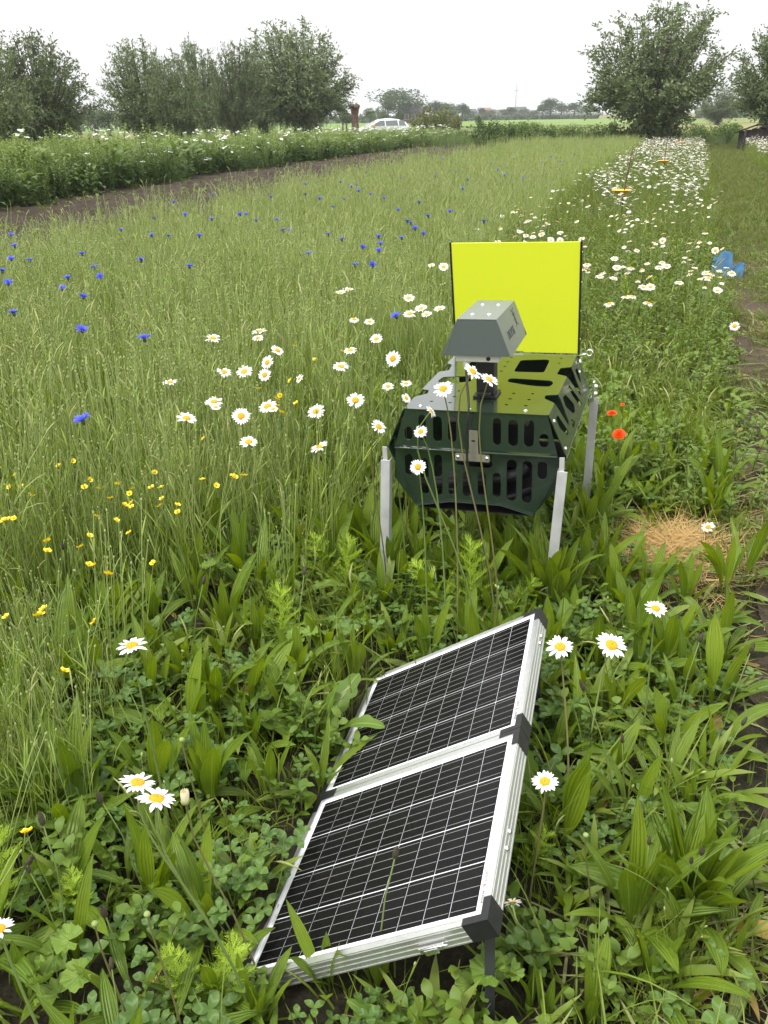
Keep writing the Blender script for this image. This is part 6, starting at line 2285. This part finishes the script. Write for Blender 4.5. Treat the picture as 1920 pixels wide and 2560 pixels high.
buttercup(58, 1798, .30, 'single buttercup above the clover at lower left')
for x_, y_ in [(68, 150), (40, 205), (92, 203), (137, 243), (255, 112), (316, 92), (387, 173), (365, 205), (418, 210), (507, 192), (477, 253), (572, 213), (560, 233), (540, 283), (567, 275), (570, 290), (655, 207), (697, 207), (667, 142), (690, 285), (700, 255), (767, 282), (768, 313), (875, 172), (1005, 155), (1015, 162), (935, 198), (1055, 155), (417, 330), (503, 348), (558, 403), (387, 415), (15, 350), (30, 345), (60, 340), (205, 438), (204, 482), (347, 463), (385, 540), (398, 545), (466, 580), (662, 533), (162, 760), (176, 752), (190, 730), (408, 787), (28, 765), (277, 1000), (880, 1030 - 1036), (1272, 630 - 1036), (1360, 690 - 1036), (1480, 655 - 1036), (1210, 845 - 1036), (1200, 890 - 1036), (1255, 780 - 1036), (1280, 878 - 1036), (1195, 860 - 1036), (1115, 815 - 1036), (1215, 918 - 1036)]:
    buttercup(x_ * .5, 950.5 + y_ * .5, random.uniform(.40, .47) if y_ > 0 else .56, 'yellow buttercup low in the tall grass on the left')
# marigolds
def marigold(px, py, z, s_, aspect, label):
    p = atz(px, py, z)
    base = Vector((p.x + .03, p.y + .03, 0))
    t = thing('marigold', label, 'marigold', base, (0, 0, 0), 'orange marigolds')
    h = p - base
    ax = facing(p, aspect, .1)
    put('stem', stem_mesh(Vector((0, 0, -.02)), h, ax, .0028), t)
    HM = headmat(h, ax, s_)
    for ring_, (n, L, a0, z0) in enumerate(((24, .022, 1.45, 0), (20, .018, 1.15, .002), (16, .013, .8, .004), (10, .009, .4, .005))):
        b = MB()
        for k in range(n):
            a = k * 6.283 / n + ring_
            b.leaf(L, .0075, obovate, a0, a0 + .25, 3, 1, .2, 0, (.003 * math.cos(a), .003 * math.sin(a), z0), a)
        put('petal_ring', b.mesh('petal_ring', [M['marigold']]), t).matrix_basis = HM
    for k in range(4):
        put('leaf', random.choice(plant_up), t, (0, 0, .06 * k), (0, .5, k * 2.2), .35)
marigold(1337, 938, .36, 1.25, .75, 'round orange marigold right of the station')
marigold(1322, 893, .38, 1.0, .35, 'orange marigold seen side on behind the round one')
marigold(1345, 874, .36, .45, .6, 'small reddish marigold bud above the two open ones')
# yellowed leaves on the ground
for px, py, lab in [(1415, 1412, 'curled yellow leaf below the daisy by the path'), (1010, 2110, 'yellow crumpled leaf under the near right corner of the panel'), (585, 1500, 'yellowish dry leaf beside the far left of the panel'), (1400, 1900, 'yellow leaf at the foot of the largest plantain'), (1345, 1145, 'orange dry leaf left of the dry grass')]:
    p = atz(px, py, .02)
    b = MB()
    b.leaf(.06, .04, oval, 1.0, 2.0, 6, 2, .5, .12, twist=.8)
    o = part('fallen_leaf', b, M['dead_leaf'], None, loc=(p.x, p.y, .02), rot=(.2, .1, random.uniform(0, 6)))
    props(o, lab, 'leaf', 'yellowed leaves on the ground')
